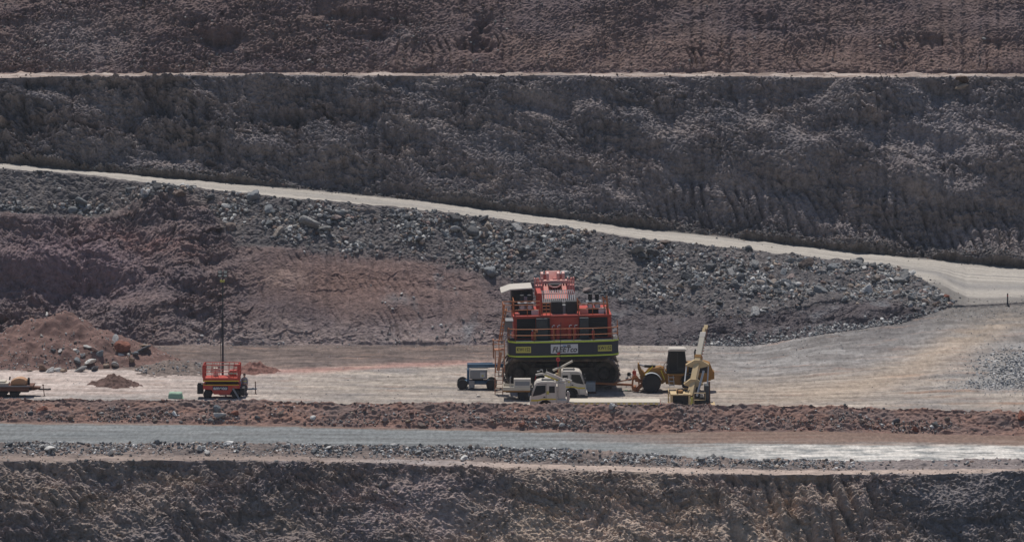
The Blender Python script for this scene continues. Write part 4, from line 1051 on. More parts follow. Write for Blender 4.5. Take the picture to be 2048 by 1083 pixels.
# ------------------------------------------------------------------ the big mining excavator
EX = thing('mining_excavator', (spot(1123, 767).x, 0, 0.0), 'huge red and charcoal mining excavator seen from behind, lime stripes on its counterweight', 'excavator')
UP = Matrix.Rotation(math.radians(1.8), 4, 'Z') @ Matrix.Rotation(math.radians(-1.0), 4, 'Y')
UPL = []
def up(o):
    o.matrix_local = UP; UPL.append(o); return o
def stadium(x0, x1, z0, z1, n=14):
    r = (z1 - z0) / 2; zc_ = (z0 + z1) / 2; p = []
    for k in range(n + 1):
        t = -math.pi / 2 + math.pi * k / n; p.append((x1 - r + r * math.cos(t), zc_ + r * math.sin(t)))
    for k in range(n + 1):
        t = math.pi / 2 + math.pi * k / n; p.append((x0 + r + r * math.cos(t), zc_ + r * math.sin(t)))
    return p
for ys in (-1, 1):
    yc = ys * 2.75
    tk = MB()
    path = stadium(-4.78, 4.62, 0.06, 2.40, 20)
    # even out: walk the loop and lay a shoe every 0.42 m
    P2 = [Vector((a, b)) for a, b in path]; P2.append(P2[0])
    segs = [(P2[i], P2[i + 1]) for i in range(len(P2) - 1)]
    total = sum((b - a).length for a, b in segs); nshoe = int(total / 0.42); acc = 0; si = 0
    for k in range(nshoe):
        s_ = total * k / nshoe
        while si < len(segs) - 1 and acc + (segs[si][1] - segs[si][0]).length < s_:
            acc += (segs[si][1] - segs[si][0]).length; si += 1
        a, b = segs[si]; t = (b - a).normalized(); p = a + t * (s_ - acc); nrm = Vector((t.y, -t.x))
        c0 = p - t * 0.19; c1 = p + t * 0.19
        o_ = nrm * 0.07; gr = nrm * 0.16
        poly = [c0 - o_, c1 - o_, c1 + o_, c1 - t * 0.08 + o_, c1 - t * 0.10 + gr, c1 - t * 0.16 + gr, c1 - t * 0.18 + o_, c0 + o_]
        tk.prism([(q.x, q.y) for q in poly], yc - 0.72, yc + 0.72)
    for yy in (yc - 0.25, yc + 0.25):
        inner = stadium(-4.42, 4.38, 0.24, 2.22, 14)
        m_ = len(inner); o2 = stadium(-4.60, 4.56, 0.12, 2.34, 14)
        for i in range(m_):
            j = (i + 1) % m_
            tk.prism([inner[i], inner[j], o2[j], o2[i]], yy - 0.08, yy + 0.08)
    tko = tk.build('track', 'shoe', EX)
    fr = MB().prism([(-3.7, 0.62), (3.6, 0.62), (3.9, 1.0), (3.7, 1.75), (-3.8, 1.75), (-4.0, 1.0)], yc - 0.42, yc + 0.42)
    for k in range(8): fr.cyl((-3.1 + k * 0.88, yc - 0.36, 0.50), (-3.1 + k * 0.88, yc + 0.36, 0.50), 0.30, 14)
    for k in range(3): fr.cyl((-2.4 + k * 2.4, yc - 0.3, 1.95), (-2.4 + k * 2.4, yc + 0.3, 1.95), 0.20, 12)
    fr.build('track_frame', 'track', EX, 0, True)
    for nm_, xx in (('idler', -3.45), ('sprocket', 3.42)):
        w_ = MB().lathe([(-0.30, 0.2), (-0.30, 0.95), (-0.2, 1.02), (0.2, 1.02), (0.30, 0.95), (0.30, 0.2)], (xx, yc, 1.23), 'y', 30)
        w_.lathe([(-0.62, 0.01), (-0.62, 0.40), (-0.45, 0.55), (-0.3, 0.58), (0.62, 0.40), (0.62, 0.01)], (xx, yc, 1.23), 'y', 20)
        if nm_ == 'sprocket':
            for k in range(14):
                a = 2 * math.pi * k / 14
                w_.bar((xx + math.cos(a) * 0.95, yc, 1.23 + math.sin(a) * 0.95), (xx + math.cos(a) * 1.1, yc, 1.23 + math.sin(a) * 1.1), 0.3, 0.18)
        w_.build(nm_, 'track', EX, 0, True)
MB().box(-2.1, 2.1, -2.4, 2.4, 1.0, 2.0).cyl((0, 0, 1.9), (0, 0, 2.75), 1.9, 28).build('carbody', 'track', EX, 0.04)

# upper structure
plan = [(-4.47, -4.6), (-4.40, -5.8), (-3.9, -6.35), (-2.4, -6.55), (2.4, -6.55), (3.9, -6.35), (4.40, -5.8), (4.47, -4.6), (4.47, -3.0), (-4.47, -3.0)]
cw = MB().prism(plan, 3.0, 4.26, 'z')
pl2 = [(x * 0.85, y + 0.30 if y < -5 else y) for x, y in plan]
n_ = len(plan)
cw.add([(x, y, 2.78) for x, y in pl2] + [(x, y, 2.998) for x, y in plan], [tuple(range(n_))[::-1]] + [(i, (i + 1) % n_, n_ + (i + 1) % n_, n_ + i) for i in range(n_)])
cwo = up(cw.build('counterweight', 'charcoal', EX, 0.03))
def band(z0, z1, off, i0=0, i1=7):
    m = MB()
    ctr = Vector((0, -3.0))
    for i in range(i0, i1):
        a = Vector(plan[i]); b = Vector(plan[i + 1]); t = (b - a).normalized(); nn = Vector((t.y, -t.x))
        q = [(a.x, a.y), (b.x, b.y), (b.x + nn.x * off, b.y + nn.y * off), (a.x + nn.x * off, a.y + nn.y * off)]
        m.prism(q, z0, z1, 'z')
    return m
up(band(4.20, 4.32, 0.03).build('lime_stripe', 'lime', EX))
up(band(3.06, 3.17, 0.03).build('lime_stripe', 'lime', EX))
sg = up(MB().box(-1.07, 1.12, -6.60, -6.555, 3.33, 4.06).build('sign_board', 'sign', EX, 0.006))
text('lettering', 'FLEETco', 0.60, (0.02, -6.612, 3.62), 'ink', sg, 0.28, 0.012, 0.93)
MB().box(0.24, 0.52, -6.612, -6.602, 3.90, 4.00).build('logo_mark', 'ink', sg)
MB().box(-0.10, 0.16, -6.612, -6.602, 3.90, 3.98).build('logo_mark', 'blueink', sg)
for (x0, x1, z0, z1, rz) in ((-3.88, -2.66, 3.42, 3.92, math.radians(-6.5)), (2.72, 3.86, 3.42, 3.92, math.radians(6.5))):
    xm = (x0 + x1) / 2
    ym = -6.55 + 0.2 * (abs(xm) - 2.4) / 1.5
    pt = MB().box(-(x1 - x0) / 2, (x1 - x0) / 2, -0.03, 0.02, z0, z1).build('number_plate', 'plate', EX, 0.005)
    pt.matrix_local = UP @ Matrix.Translation((xm, ym - 0.03, 0)) @ Matrix.Rotation(rz, 4, 'Z')
    text('lettering', 'KW1152', 0.40, (0, -0.042, (z0 + z1) / 2), 'ink', pt, 0.0, 0.006, 0.72)
up(rails(EX, 'counterweight_railing', [(-4.45, -4.6), (-4.38, -5.8), (-3.9, -6.25), (-2.4, -6.45), (2.4, -6.45), (3.9, -6.25), (4.38, -5.8), (4.45, -4.4)], 4.26, (4.80, 5.30), 0.035, 'orange', step=1.55))
up(MB().box(4.0, 4.35, -6.1, -5.9, 4.28, 4.62).build('white_sack', 'white', EX, 0.05))
up(MB().bar((4.40, -5.6, 4.3), (4.40, -5.0, 5.7), 0.06, 0.06).bar((4.40, -4.5, 4.3), (4.40, -4.8, 5.7), 0.06, 0.06).bar((4.40, -5.6, 4.3), (4.40, -4.5, 5.2), 0.05, 0.05).build('side_gate', 'orange', EX))
hs = MB().box(-3.95, 3.92, -4.30, 2.4, 2.9, 6.02)
hs.box(-1.05, 1.32, -4.55, -4.302, 4.3, 6.0)                       # engine panel standing proud between the grilles
hs.box(-3.98, -3.72, -4.42, -4.302, 4.3, 6.0).box(3.66, 3.95, -4.42, -4.302, 4.3, 6.0)
hs.box(-4.0, 3.97, -4.50, 2.3, 6.022, 6.16)
up(hs.build('engine_house', 'red', EX, 0.02))
for x0, x1 in ((-3.70, -2.20), (2.10, 3.62)):
    g = MB().box(x0, x1, -4.34, -4.303, 4.32, 5.92)
    for k in range(11): g.box(x0 + 0.02, x1 - 0.02, -4.40, -4.342, 4.40 + k * 0.14, 4.44 + k * 0.14)
    up(g.build('radiator_grille', 'black', EX))
for x0, x1 in ((-2.15, -1.25), (1.36, 2.08)):
    c_ = MB().box(x0, x1, -5.05, -4.42, 4.28, 5.98).box(x0 + 0.05, x1 - 0.05, -5.09, -5.055, 5.2, 5.85)
    up(c_.build('cabinet', 'cabinet', EX, 0.02))
up(MB().box(-1.24, -1.06, -4.9, -4.6, 4.3, 6.0).build('pillar', 'black', EX))
for x in (-0.86, -0.42, 0.52, 0.96):
    b_ = up(MB().lathe([(0, 0.15), (0.75, 0.15), (0.86, 0.10), (0.93, 0.05)], (x, -4.85, 4.29), 'z', 16).build('fire_bottle', 'red', EX, 0, True))
    v_ = MB().cyl((x, -4.85, 5.22), (x, -4.85, 5.34), 0.04, 8).path([(x, -4.85, 5.34), (x + 0.10, -4.9, 5.40), (x + 0.20, -4.8, 5.36)], 0.03, 6).build('valve', 'light', b_, 0, True)
for x in (-2.48, 2.42):
    b_ = up(MB().lathe([(0, 0.11), (0.62, 0.11), (0.72, 0.05)], (x, -5.3, 4.29), 'z', 14).build('fire_extinguisher', 'scissor', EX, 0, True))
    MB().cyl((x, -5.3, 5.01), (x, -5.3, 5.12), 0.045, 8).bar((x - 0.1, -5.3, 5.12), (x + 0.12, -5.3, 5.16), 0.05, 0.04).build('valve', 'light', b_, 0, True)
up(MB().box(-2.3, -2.05, -5.5, -5.3, 4.9, 5.15).box(-2.4, -2.2, -5.45, -5.3, 4.29, 4.9).build('hose_reel', 'orange', EX, 0.03))
# upper deck: rails, silencers, boxes
up(rails(EX, 'deck_railing', [(-3.9, 0.2), (-3.9, -4.2), (-1.78, -4.2)], 6.16, (6.62, 7.02, 7.30), 0.033, 'orange', step=1.0))
up(rails(EX, 'deck_railing', [(1.28, -4.2), (3.62, -4.2), (3.75, -1.0)], 6.16, (6.62, 7.02), 0.033, 'orange', step=1.15))
up(MB().bar((3.45, -3.9, 6.16), (3.32, -3.9, 7.55), 0.10, 0.10).bar((3.75, -3.9, 6.16), (3.62, -3.9, 7.6), 0.12, 0.1).bar((3.32, -3.9, 7.5), (3.72, -3.9, 7.1), 0.08, 0.08).bar((3.40, -3.9, 6.7), (3.72, -3.9, 6.7), 0.06, 0.06).build('ladder_hoop', 'orange', EX))
up(MB().bar((1.32, -3.9, 6.16), (1.22, -3.9, 7.5), 0.10, 0.10).bar((1.22, -3.9, 7.45), (1.55, -3.9, 6.95), 0.07, 0.07).build('ladder_hoop', 'orange', EX))
up(MB().bar((-1.85, -4.1, 6.16), (-1.68, -4.1, 7.75), 0.16, 0.10).box(-1.75, -1.65, -4.2, -4.1, 6.2, 7.9).build('red_post', 'scissor', EX))
lad = MB()
for z in (6.35, 6.62, 6.9, 7.15): lad.cyl((-1.6, -4.15, z), (-0.98, -4.15, z), 0.03, 6)
for x in (-1.6, -1.3, -0.98): lad.cyl((x, -4.15, 6.16), (x, -4.15, 7.2), 0.03, 6)
up(lad.build('deck_gate', 'orange', EX, 0, True))
for xs_ in ((-3.22, -2.62), (2.32, 2.88)):
    for x in xs_:
        a_ = up(MB().cyl((x, -3.6, 6.75), (x, -2.5, 6.75), 0.24, 18).build('air_cleaner', 'grey', EX, 0, True))
        MB().cyl((x, -3.62, 6.75), (x, -3.601, 6.75), 0.17, 16).build('end_cap', 'light', a_, 0, True)
        s_ = up(MB().cyl((x, -3.0, 6.4), (x, -3.0, 7.25), 0.14, 14).cyl((x, -3.0, 7.25), (x, -3.05, 7.70), 0.17, 14).build('exhaust_stack', 'black', EX, 0, True))
    up(MB().box(xs_[0] - 0.35, xs_[1] + 0.35, -3.65, -2.4, 7.06, 7.11).build('heat_shield', 'grey', EX))
    up(MB().box(xs_[0] - 0.3, xs_[1] + 0.3, -3.5, -2.3, 6.16, 6.5).build('engine_hood', 'black', EX, 0.02))
up(MB().box(-2.5, -1.9, -3.9, -3.3, 6.16, 6.55).build('tool_box', 'light', EX, 0.03))
up(MB().box(2.95, 3.55, -3.95, -3.5, 6.16, 6.62).build('tool_box', 'light', EX, 0.03))
up(MB().box(1.42, 2.10, -4.1, -3.6, 6.16, 6.58).build('hatch_box', 'boomred', EX, 0.03))
up(MB().box(-3.8, -3.45, -4.1, -3.8, 6.16, 6.34).build('beacon_box', 'boomred', EX, 0.02))
for x0, x1 in ((-0.86, 0.02), (0.32, 1.20)):
    up(MB().box(x0, x1, -3.9, -2.8, 6.165, 7.20).build('oil_cooler', 'black', EX, 0.02))
up(MB().box(0.04, 0.30, -3.7, -3.0, 6.165, 6.9).build('valve_block', 'grey', EX, 0.02))
up(MB().box(-0.9, 1.25, -4.2, -3.95, 6.165, 6.22).build('step_plate', 'boomred', EX))
# hose bundle rising from the house to the boom
hb = MB()
for k in range(17):
    x = -1.50 + k * 0.1625
    hb.path([(x, -2.6, 6.95), (x + 0.01, -1.4, 7.38), (x * 0.97 - 0.01, 0.2, 7.66), (x * 0.93 - 0.02, 1.6, 7.50)], 0.038, 6)
hb.bar((-1.55, -1.0, 7.53), (1.15, -1.0, 7.55), 0.05, 0.05).bar((-1.6, -2.6, 7.0), (1.2, -2.6, 7.0), 0.1, 0.05)
up(hb.build('hose_bundle', 'hose', EX, 0, True))
up(MB().box(-1.5, 1.1, -2.4, 1.0, 6.17, 6.9).build('swivel_cover', 'black', EX, 0.03))
up(MB().box(-1.95, -1.56, -2.3, 1.4, 6.17, 7.75).build('boom_bracket', 'red', EX, 0.03))
up(MB().box(1.16, 1.50, -1.5, 1.4, 6.17, 7.0).build('boom_bracket', 'charcoal', EX, 0.03))
# boom, stick, bucket (beyond the house, facing away)
bm_ = MB().prism([(0.6, 4.2), (0.2, 5.6), (1.6, 7.0), (5.2, 8.25), (7.4, 8.45), (9.3, 7.3), (9.0, 6.5), (6.6, 6.7), (2.4, 4.4)], -1.20, 0.75, 'x')
bo = up(bm_.build('boom', 'red', EX, 0.05)); bo.matrix_local = UP @ Matrix.Translation((0, 0, -0.70))
pp_ = MB()
for k in range(9):
    x = -1.08 + k * 0.212
    pp_.path([(x, 1.7, 7.14), (x, 5.2, 8.36), (x, 6.6, 8.50)], 0.045, 6)
pp_.build('boom_pipes', 'pipepink', bo, 0, True)
MB().box(-1.28, 0.84, 5.2, 6.2, 8.36, 8.62).build('cross_plate', 'pipepink', bo, 0.03)
cl = MB()
for x in (-1.24, -0.78, 0.10, 0.52): cl.prism([(5.6, 8.4), (5.7, 9.15), (6.0, 9.30), (6.7, 9.2), (7.0, 8.4)], x - 0.11, x + 0.11, 'x')
cl.build('cylinder_lug', 'pipepink', bo, 0.02)
for sxs in ((-1.92, -1.30, -1.7, -1.5), (0.82, 1.32, 0.95, 1.15)):
  sm = MB()
  for sx in sxs[:2]:
    for y in (3.7, 4.5): sm.cyl((sx, y, 8.4), (sx, y, 8.95), 0.04, 6)
    sm.cyl((sx, 3.7, 8.95), (sx, 4.5, 8.95), 0.04, 6)
  sm.bar((sxs[0], 3.7, 8.75), (sxs[1], 3.7, 8.75), 0.05, 0.05)
  for sx in sxs[2:]: sm.cyl((sx, 3.58, 7.6), (sx, 3.58, 8.8), 0.05, 6)
  sm.build('catwalk_rail', 'pipepink', bo, 0, True)

MB().box(-0.78, 0.32, 4.2, 5.1, 8.15, 8.42).build('shade_recess', 'black', bo, 0.02)  # black block stands in for the shaded gap between the boom pipes
MB().path([(-0.75, 4.1, 8.35), (-0.45, 4.1, 8.18), (-0.05, 4.1, 8.18), (0.28, 4.1, 8.38)], 0.07, 8).build('crossover_pipe', 'pipepink', bo, 0, True)
MB().prism([(5.6, 8.3), (5.8, 8.75), (6.5, 8.75), (6.9, 8.3)], -0.35, -0.05, 'x').build('lamp_bracket', 'boomred', bo)
for x0, x1 in ((-1.95, -1.22), (0.77, 1.35)):
    MB().box(x0, x1, 3.6, 4.6, 8.3, 8.4).box(x0, x1, 3.6, 3.7, 7.6, 8.3).build('catwalk', 'boomred', bo, 0.02)
MB().box(-1.55, -1.22, 5.6, 6.6, 8.2, 8.5).box(0.77, 1.15, 5.6, 6.6, 8.2, 8.5).box(-1.75, -1.5, 5.9, 6.3, 8.3, 8.75).box(1.1, 1.3, 5.9, 6.3, 8.3, 8.75).build('work_lamp', 'boomred', bo, 0.03)
for x in (-1.5, 1.08):
    cyo = up(MB().cyl((x, 2.7, 3.5), (x * 0.95, 5.0, 5.9), 0.26, 14).build('boom_cylinder', 'boomred', EX, 0, True))
    MB().cyl((x * 0.95, 5.0, 5.9), (x * 0.92, 6.5, 7.5), 0.16, 12).build('piston_rod', 'steel', cyo, 0, True)
stk = up(MB().prism([(8.7, 6.6), (8.9, 7.6), (9.6, 8.3), (11.0, 5.0), (11.6, 2.0), (11.2, 1.6), (10.3, 4.6)], -0.85, 0.4, 'x').build('stick', 'boomred', EX, 0.05))
for x in (-1.0, 0.3):
    up(MB().cyl((x, 6.3, 8.15), (x, 9.4, 7.6), 0.2, 12).build('stick_cylinder', 'boomred', EX, 0, True))
bk = MB().prism([(10.6, 2.4), (12.2, 2.2), (13.4, 1.0), (13.2, 0.15), (12.0, 0.05), (12.1, 0.2), (13.0, 0.35), (13.1, 1.0), (12.1, 2.0), (10.8, 2.1)], -2.0, 1.6, 'x')
for k in range(6): bk.prism([(11.5, 0.02), (12.1, 0.05), (12.1, 0.22)], -1.9 + k * 0.66, -1.7 + k * 0.66, 'x')
bk.prism([(10.6, 2.4), (12.2, 2.2), (13.4, 1.0), (13.2, 0.15), (12.0, 0.05), (11.4, 1.2)], -2.05, -1.95, 'x').prism([(10.6, 2.4), (12.2, 2.2), (13.4, 1.0), (13.2, 0.15), (12.0, 0.05), (11.4, 1.2)], 1.55, 1.65, 'x')
up(bk.build('bucket', 'track', EX))
# cab
cb = up(MB().box(-3.98, -2.25, -0.8, 2.6, 6.165, 7.92).build('cab', 'black', EX, 0.04))
MB().prism([(-4.85, 7.70), (-4.05, 7.98), (-2.32, 8.06), (-2.25, 7.95), (-4.03, 7.87), (-4.80, 7.58)], -1.0, 2.9).build('cab_roof', 'white', cb, 0.02)
for x0, x1 in ((-3.85, -3.25), (-3.15, -2.45)): MB().box(x0, x1, -0.835, -0.802, 6.5, 7.75).build('cab_window', 'glass', cb)
MB().box(-3.05, -2.62, -1.02, -0.92, 6.98, 7.35).build('mirror', 'grey', cb, 0.03)
MB().cyl((-2.85, -0.97, 6.17), (-2.85, -0.97, 6.98), 0.04, 8).build('mirror_arm', 'grey', cb)
# access walkway, stairs and ladder on the left flank
up(rails(EX, 'walkway_railing', [(-3.98, -2.6), (-4.78, -2.6), (-4.78, -5.0)], 5.85, (6.35, 6.85, 7.15), 0.035, 'orange', step=0.8))
up(MB().box(-4.82, -4.0, -5.0, -2.6, 5.78, 5.85).build('walkway', 'grey', EX))
up(MB().box(-4.72, -4.05, -4.3, -3.2, 4.9, 5.7).build('grease_box', 'grey', EX, 0.03))
st = MB()
for yy in (-5.9, -5.2): st.bar((-5.20, yy, 4.35), (-4.70, yy, 7.25), 0.07, 0.16)
for yy in (-5.9, -5.2): st.bar((-5.02, yy, 4.35), (-4.55, yy, 7.0), 0.04, 0.05)
for k in range(9):
    z = 4.5 + k * 0.29; x = -5.18 + (z - 4.35) / 2.9 * 0.5
    st.box(x, x + 0.25, -5.9, -5.2, z, z + 0.03)
up(st.build('stairs', 'orange', EX))
lp = MB().box(-5.70, -4.78, -6.3, -5.2, 3.62, 3.68)
up(lp.build('landing', 'ladder', EX))
up(rails(EX, 'landing_railing', [(-4.80, -6.28), (-5.68, -6.28), (-5.68, -5.2)], 3.0, (3.68, 4.15, 4.45), 0.038, 'ladder', step=0.5))
cg = MB()
for x in (-5.55, -4.82):
    cg.bar((x, -6.45, 1.9), (x, -6.3, 3.62), 0.09, 0.06)
for z in (2.2, 2.65, 3.1): cg.bar((-5.6, -6.5, z), (-4.78, -6.5, z), 0.04, 0.05)
cg.bar((-5.35, -6.4, 2.0), (-5.1, -6.35, 3.5), 0.25, 0.05)
up(cg.build('ladder_cage', 'ladder', EX))
ld = MB()
for x in (-5.42, -4.80): ld.bar((x, -6.75, 0.02), (x, -6.45, 2.2), 0.07, 0.05)
for k in range(7):
    z = 0.22 + k * 0.31; y = -6.75 + 0.3 * z / 2.2
    ld.bar((-5.42, y, z), (-4.80, y, z), 0.05, 0.045)
ld.build('ladder', 'ladder', EX)
# ------------------------------------------------------------------ trucks
def cab_profile():
    return [(0.02, 0.50), (0.0, 1.15), (0.06, 1.42), (0.36, 2.38), (0.52, 2.60), (0.85, 2.68), (1.85, 2.68), (2.02, 2.58), (2.05, 2.35), (2.05, 0.78), (1.72, 0.78), (1.60, 1.02), (1.32, 1.16), (0.98, 1.12), (0.74, 0.92), (0.66, 0.60), (0.60, 0.50)]

def truck_cab(root, W=2.15, tint='glass'):
    cab = MB().prism(cab_profile(), -W / 2, W / 2).build('cab', 'white', root, 0.05)
    for sy in (-1, 1):
        y0, y1 = sorted((sy * (W / 2 + 0.001), sy * (W / 2 + 0.012)))
        MB().prism([(0.20, 1.46), (0.50, 2.34), (1.22, 2.37), (1.23, 1.76), (0.80, 1.58)], y0, y1).build('side_window', tint, cab)
        y0, y1 = sorted((sy * (W / 2 + 0.001), sy * (W / 2 + 0.008)))
        MB().box(1.255, 1.28, y0, y1, 0.95, 2.5).box(0.60, 1.254, y0, y1, 2.45, 2.475).box(0.57, 0.60, y0, y1, 0.62, 1.05).build('door_seam', 'black', cab)
        MB().box(1.50, 1.95, y0, y1, 1.75, 2.3).build('quarter_window', tint, cab)
        y0, y1 = sorted((sy * (W / 2 + 0.001), sy * (W / 2 + 0.010)))
        MB().box(0.10, 0.64, y0, y1, 1.06, 1.18).box(1.5, 2.04, y0, y1, 1.18, 1.28).prism([(0.64, 1.18), (0.64, 1.06), (1.0, 1.18), (1.5, 1.18), (1.5, 1.28), (1.0, 1.28)], y0, y1).build('reflective_stripe', 'bright', cab)
        MB().box(1.30, 1.50, y0, y1, 1.62, 1.90).build('door_label', 'plate', cab)
        y0, y1 = sorted((sy * (W / 2 + 0.001), sy * (W / 2 + 0.03)))
        MB().box(1.06, 1.20, y0, y1, 1.36, 1.44).build('door_handle', 'black', cab)
        y0, y1 = sorted((sy * (W / 2 + 0.02), sy * (W / 2 + 0.28)))
        MB().box(0.02, 0.14, y0, y1, 1.55, 2.05).bar((0.3, sy * W / 2, 2.3), (0.08, sy * (W / 2 + 0.2), 2.05), 0.03, 0.03).build('mirror', 'black', cab, 0.02)
        y0, y1 = sorted((sy * 0.62, sy * 0.98))
        MB().box(-0.025, 0.03, y0, y1, 0.80, 0.98).build('headlight', 'lens', cab, 0.01)
    MB().prism([(0.075, 1.50), (0.335, 2.34), (0.345, 2.34), (0.085, 1.50)], -W / 2 + 0.12, W / 2 - 0.12).build('windscreen', tint, cab).location = (-0.022, 0, 0.005)
    MB().prism([(0.69, 0.55), (0.80, 0.85), (1.0, 1.02), (1.32, 1.06), (1.55, 0.96), (1.68, 0.76), (1.68, 0.5)], -W / 2 + 0.25, W / 2 - 0.25).build('wheel_well', 'black', cab)
    MB().box(-0.12, 0.10, -W / 2 + 0.03, W / 2 - 0.03, 0.42, 0.68).build('bumper', 'white', cab, 0.05)
    MB().box(0.9, 1.9, -0.5, 0.5, 2.69, 2.70).cyl((1.0, -0.72, 2.68), (1.0, 0.72, 2.68), 0.035, 8).build('roof_bar', 'black', cab)
    return cab

c = spot(1060, 827); W1 = 2.2
T1 = thing('flatbed_crane_truck', (c.x, c.y + 1.1, -0.02), 'white crane truck in front of the excavator with empty flatbed, cab facing left', 'truck', math.radians(-0.5))
truck_cab(T1)
T1.scale = (1, 1, 0.96)
ch = MB()
for yy in (-0.42, 0.42): ch.box(0.6, 10.0, yy - 0.06, yy + 0.06, 0.62, 0.86)
for xx in (2.3, 4.0, 6.0, 8.2, 9.8): ch.box(xx, xx + 0.12, -0.36, 0.36, 0.64, 0.84)
ch.build('chassis', 'black', T1)
MB().box(2.95, 10.18, -W1 / 2, W1 / 2, 0.88, 1.0).build('flatbed', 'cream', T1, 0.01)
for sy in (-1, 1):
    y0, y1 = sorted((sy * (W1 / 2 + 0.001), sy * (W1 / 2 + 0.035)))
    MB().box(2.95, 10.18, y0, y1, 0.80, 0.96).build('side_rail', 'cream', T1)
    y0, y1 = sorted((sy * (W1 / 2 + 0.036), sy * (W1 / 2 + 0.042)))
    rt = MB()
    for k in range(17): rt.box(3.05 + k * 0.42, 3.29 + k * 0.42, y0, y1, 0.84, 0.92)
    rt.build('reflective_tape', 'bright', T1)
    y0, y1 = sorted((sy * 0.72, sy * 1.05))
    MB().box(10.185, 10.25, y0, y1, 0.68, 0.86).build('tail_light', 'redlamp', T1, 0.01)
MB().box(9.8, 10.18, -1.0, 1.0, 0.55, 0.79).build('tail_frame', 'rust', T1, 0.02)
for xx in (1.18, 7.4):
    for sy in (-1, 1): wheel(T1, xx, sy * 0.9, 0.44, 0.44, 0.28, sy, 'white')
cc_ = MB().box(2.18, 2.80, -0.75, -0.05, 0.88, 2.52).box(2.1, 2.9, -1.0, 1.0, 0.87, 1.15)
cc_.lathe([(0, 0.30), (0.12, 0.34), (0.2, 0.30)], (2.5, -0.4, 2.52), 'z', 18)
crn = cc_.build('crane_column', 'white', T1, 0.04)
MB().path([(2.5, -0.4, 2.72), (2.75, -0.35, 2.78), (3.15, -0.3, 2.66), (3.25, -0.3, 2.60)], 0.09, 10).build('slew_pipe', 'white', crn, 0, True)
arm = MB()
for dy in (-0.22, 0.06): arm.bar((2.55, -0.4 + dy, 2.78), (1.25, -0.4 + dy, 3.36), 0.10, 0.16)
arm.bar((2.45, -0.38, 2.68), (0.95, -0.38, 3.22), 0.16, 0.15).bar((1.05, -0.4, 3.24), (0.45, -0.4, 3.12), 0.22, 0.16)
arm.build('crane_boom', 'white', crn, 0.015)
MB().bar((2.4, -0.47, 2.60), (1.15, -0.47, 3.10), 0.02, 0.10).build('boom_tape', 'bright', crn)
MB().bar((2.35, -0.40, 2.92), (2.0, -0.4, 3.06), 0.30, 0.05).bar((0.48, -0.4, 3.12), (0.40, -0.4, 2.72), 0.05, 0.05).build('jib_link', 'redlamp', crn)
MB().path([(1.32, -0.4, 3.42), (1.30, -0.4, 3.62)], 0.02, 6).path([(0.72, -0.1, 3.4), (0.85, -0.1, 3.52), (0.98, -0.1, 3.5), (1.0, -0.1, 3.38)], 0.03, 6).path([(0.55, -0.1, 3.38), (0.8, -0.1, 3.40)], 0.035, 6).build('hose_loop', 'steel', crn, 0, True)
hh_ = MB()
for k in range(5): hh_.lathe([(0, 0.11), (0.05, 0.13), (0.1, 0.11)], (2.98 + 0.04 * (k % 2), -0.95, 1.1 + k * 0.16), 'y', 12)
hh_.build('control_levers', 'steel', T1, 0, True)
MB().box(2.05, 2.16, -0.98, 0.98, 0.88, 2.2).build('headboard', 'white', T1, 0.02)

c = spot(1172, 800)
T2 = thing('service_truck', (c.x, c.y + 1.1, 0.0), 'white service truck parked against the excavator tracks, cab facing right', 'truck', math.radians(180.5))
truck_cab(T2)
T2.scale = (0.97, 1, 0.88)
ch = MB()
for yy in (-0.42, 0.42): ch.box(0.6, 6.6, yy - 0.06, yy + 0.06, 0.62, 0.84)
ch.build('chassis', 'black', T2)
tray = MB().box(2.15, 6.85, -1.1, 1.1, 0.86, 0.98)
tray.box(4.4, 6.85, 1.06, 1.1, 0.985, 1.22).box(4.4, 6.85, -1.1, -1.06, 0.985, 1.22).box(6.80, 6.85, -1.05, 1.05, 0.985, 1.22)
tray.build('tray', 'cream', T2, 0.01)
tb_ = MB().box(4.55, 5.95, 0.35, 1.05, 0.99, 1.96).build('tool_locker', 'white', T2, 0.04)
MB().box(4.66, 5.84, 1.052, 1.06, 1.35, 1.72).build('locker_door', 'grey', tb_)
MB().box(2.3, 3.4, -1.05, 1.05, 0.985, 2.1).build('canopy_box', 'white', T2, 0.05)
MB().box(6.1, 6.6, 0.6, 1.0, 0.985, 1.15).build('parts_bin', 'white', T2, 0.03)
MB().path([(6.25, 0.9, 0.985), (6.25, 0.9, 2.1), (6.15, 0.9, 2.15)], 0.03, 6).build('rack_post', 'steel', T2)
for sy in (-1, 1):
    y0, y1 = sorted((sy * 1.101, sy * 1.12))
    MB().box(2.2, 6.85, y0, y1, 0.78, 0.90).build('side_rail', 'yellow', T2)
for xx in (1.18, 5.2):
    for sy in (-1, 1): wheel(T2, xx, sy * 0.88, 0.42, 0.42, 0.27, sy, 'white')
kn = MB().box(2.1, 2.5, 0.3, 0.7, 2.1, 2.4).cyl((2.20, 0.5, 2.3), (2.20, 0.5, 2.95), 0.10, 12)
kc = kn.build('hoist_post', 'mast', T2, 0, True)
MB().cyl((2.22, 0.5, 2.85), (1.10, 0.4, 3.50), 0.095, 12).cyl((2.22, 0.5, 2.9), (2.72, 0.5, 2.65), 0.10, 10).build('hoist_jib', 'cream', kc, 0, True)
wa = MB().path([(2.14, 0.2, 2.1), (2.12, 0.2, 4.5), (2.06, 0.2, 7.0)], 0.022, 6).build('whip_aerial', 'black', T2)
fl = MB()
for k in range(4): fl.box(2.14 + 0.06 * k, 2.20 + 0.06 * k, 0.2 + 0.03 * (k % 2), 0.215 + 0.03 * (k % 2), 4.08 - 0.02 * k, 4.28 - 0.02 * k)
fl.build('flag', 'redlamp', wa)
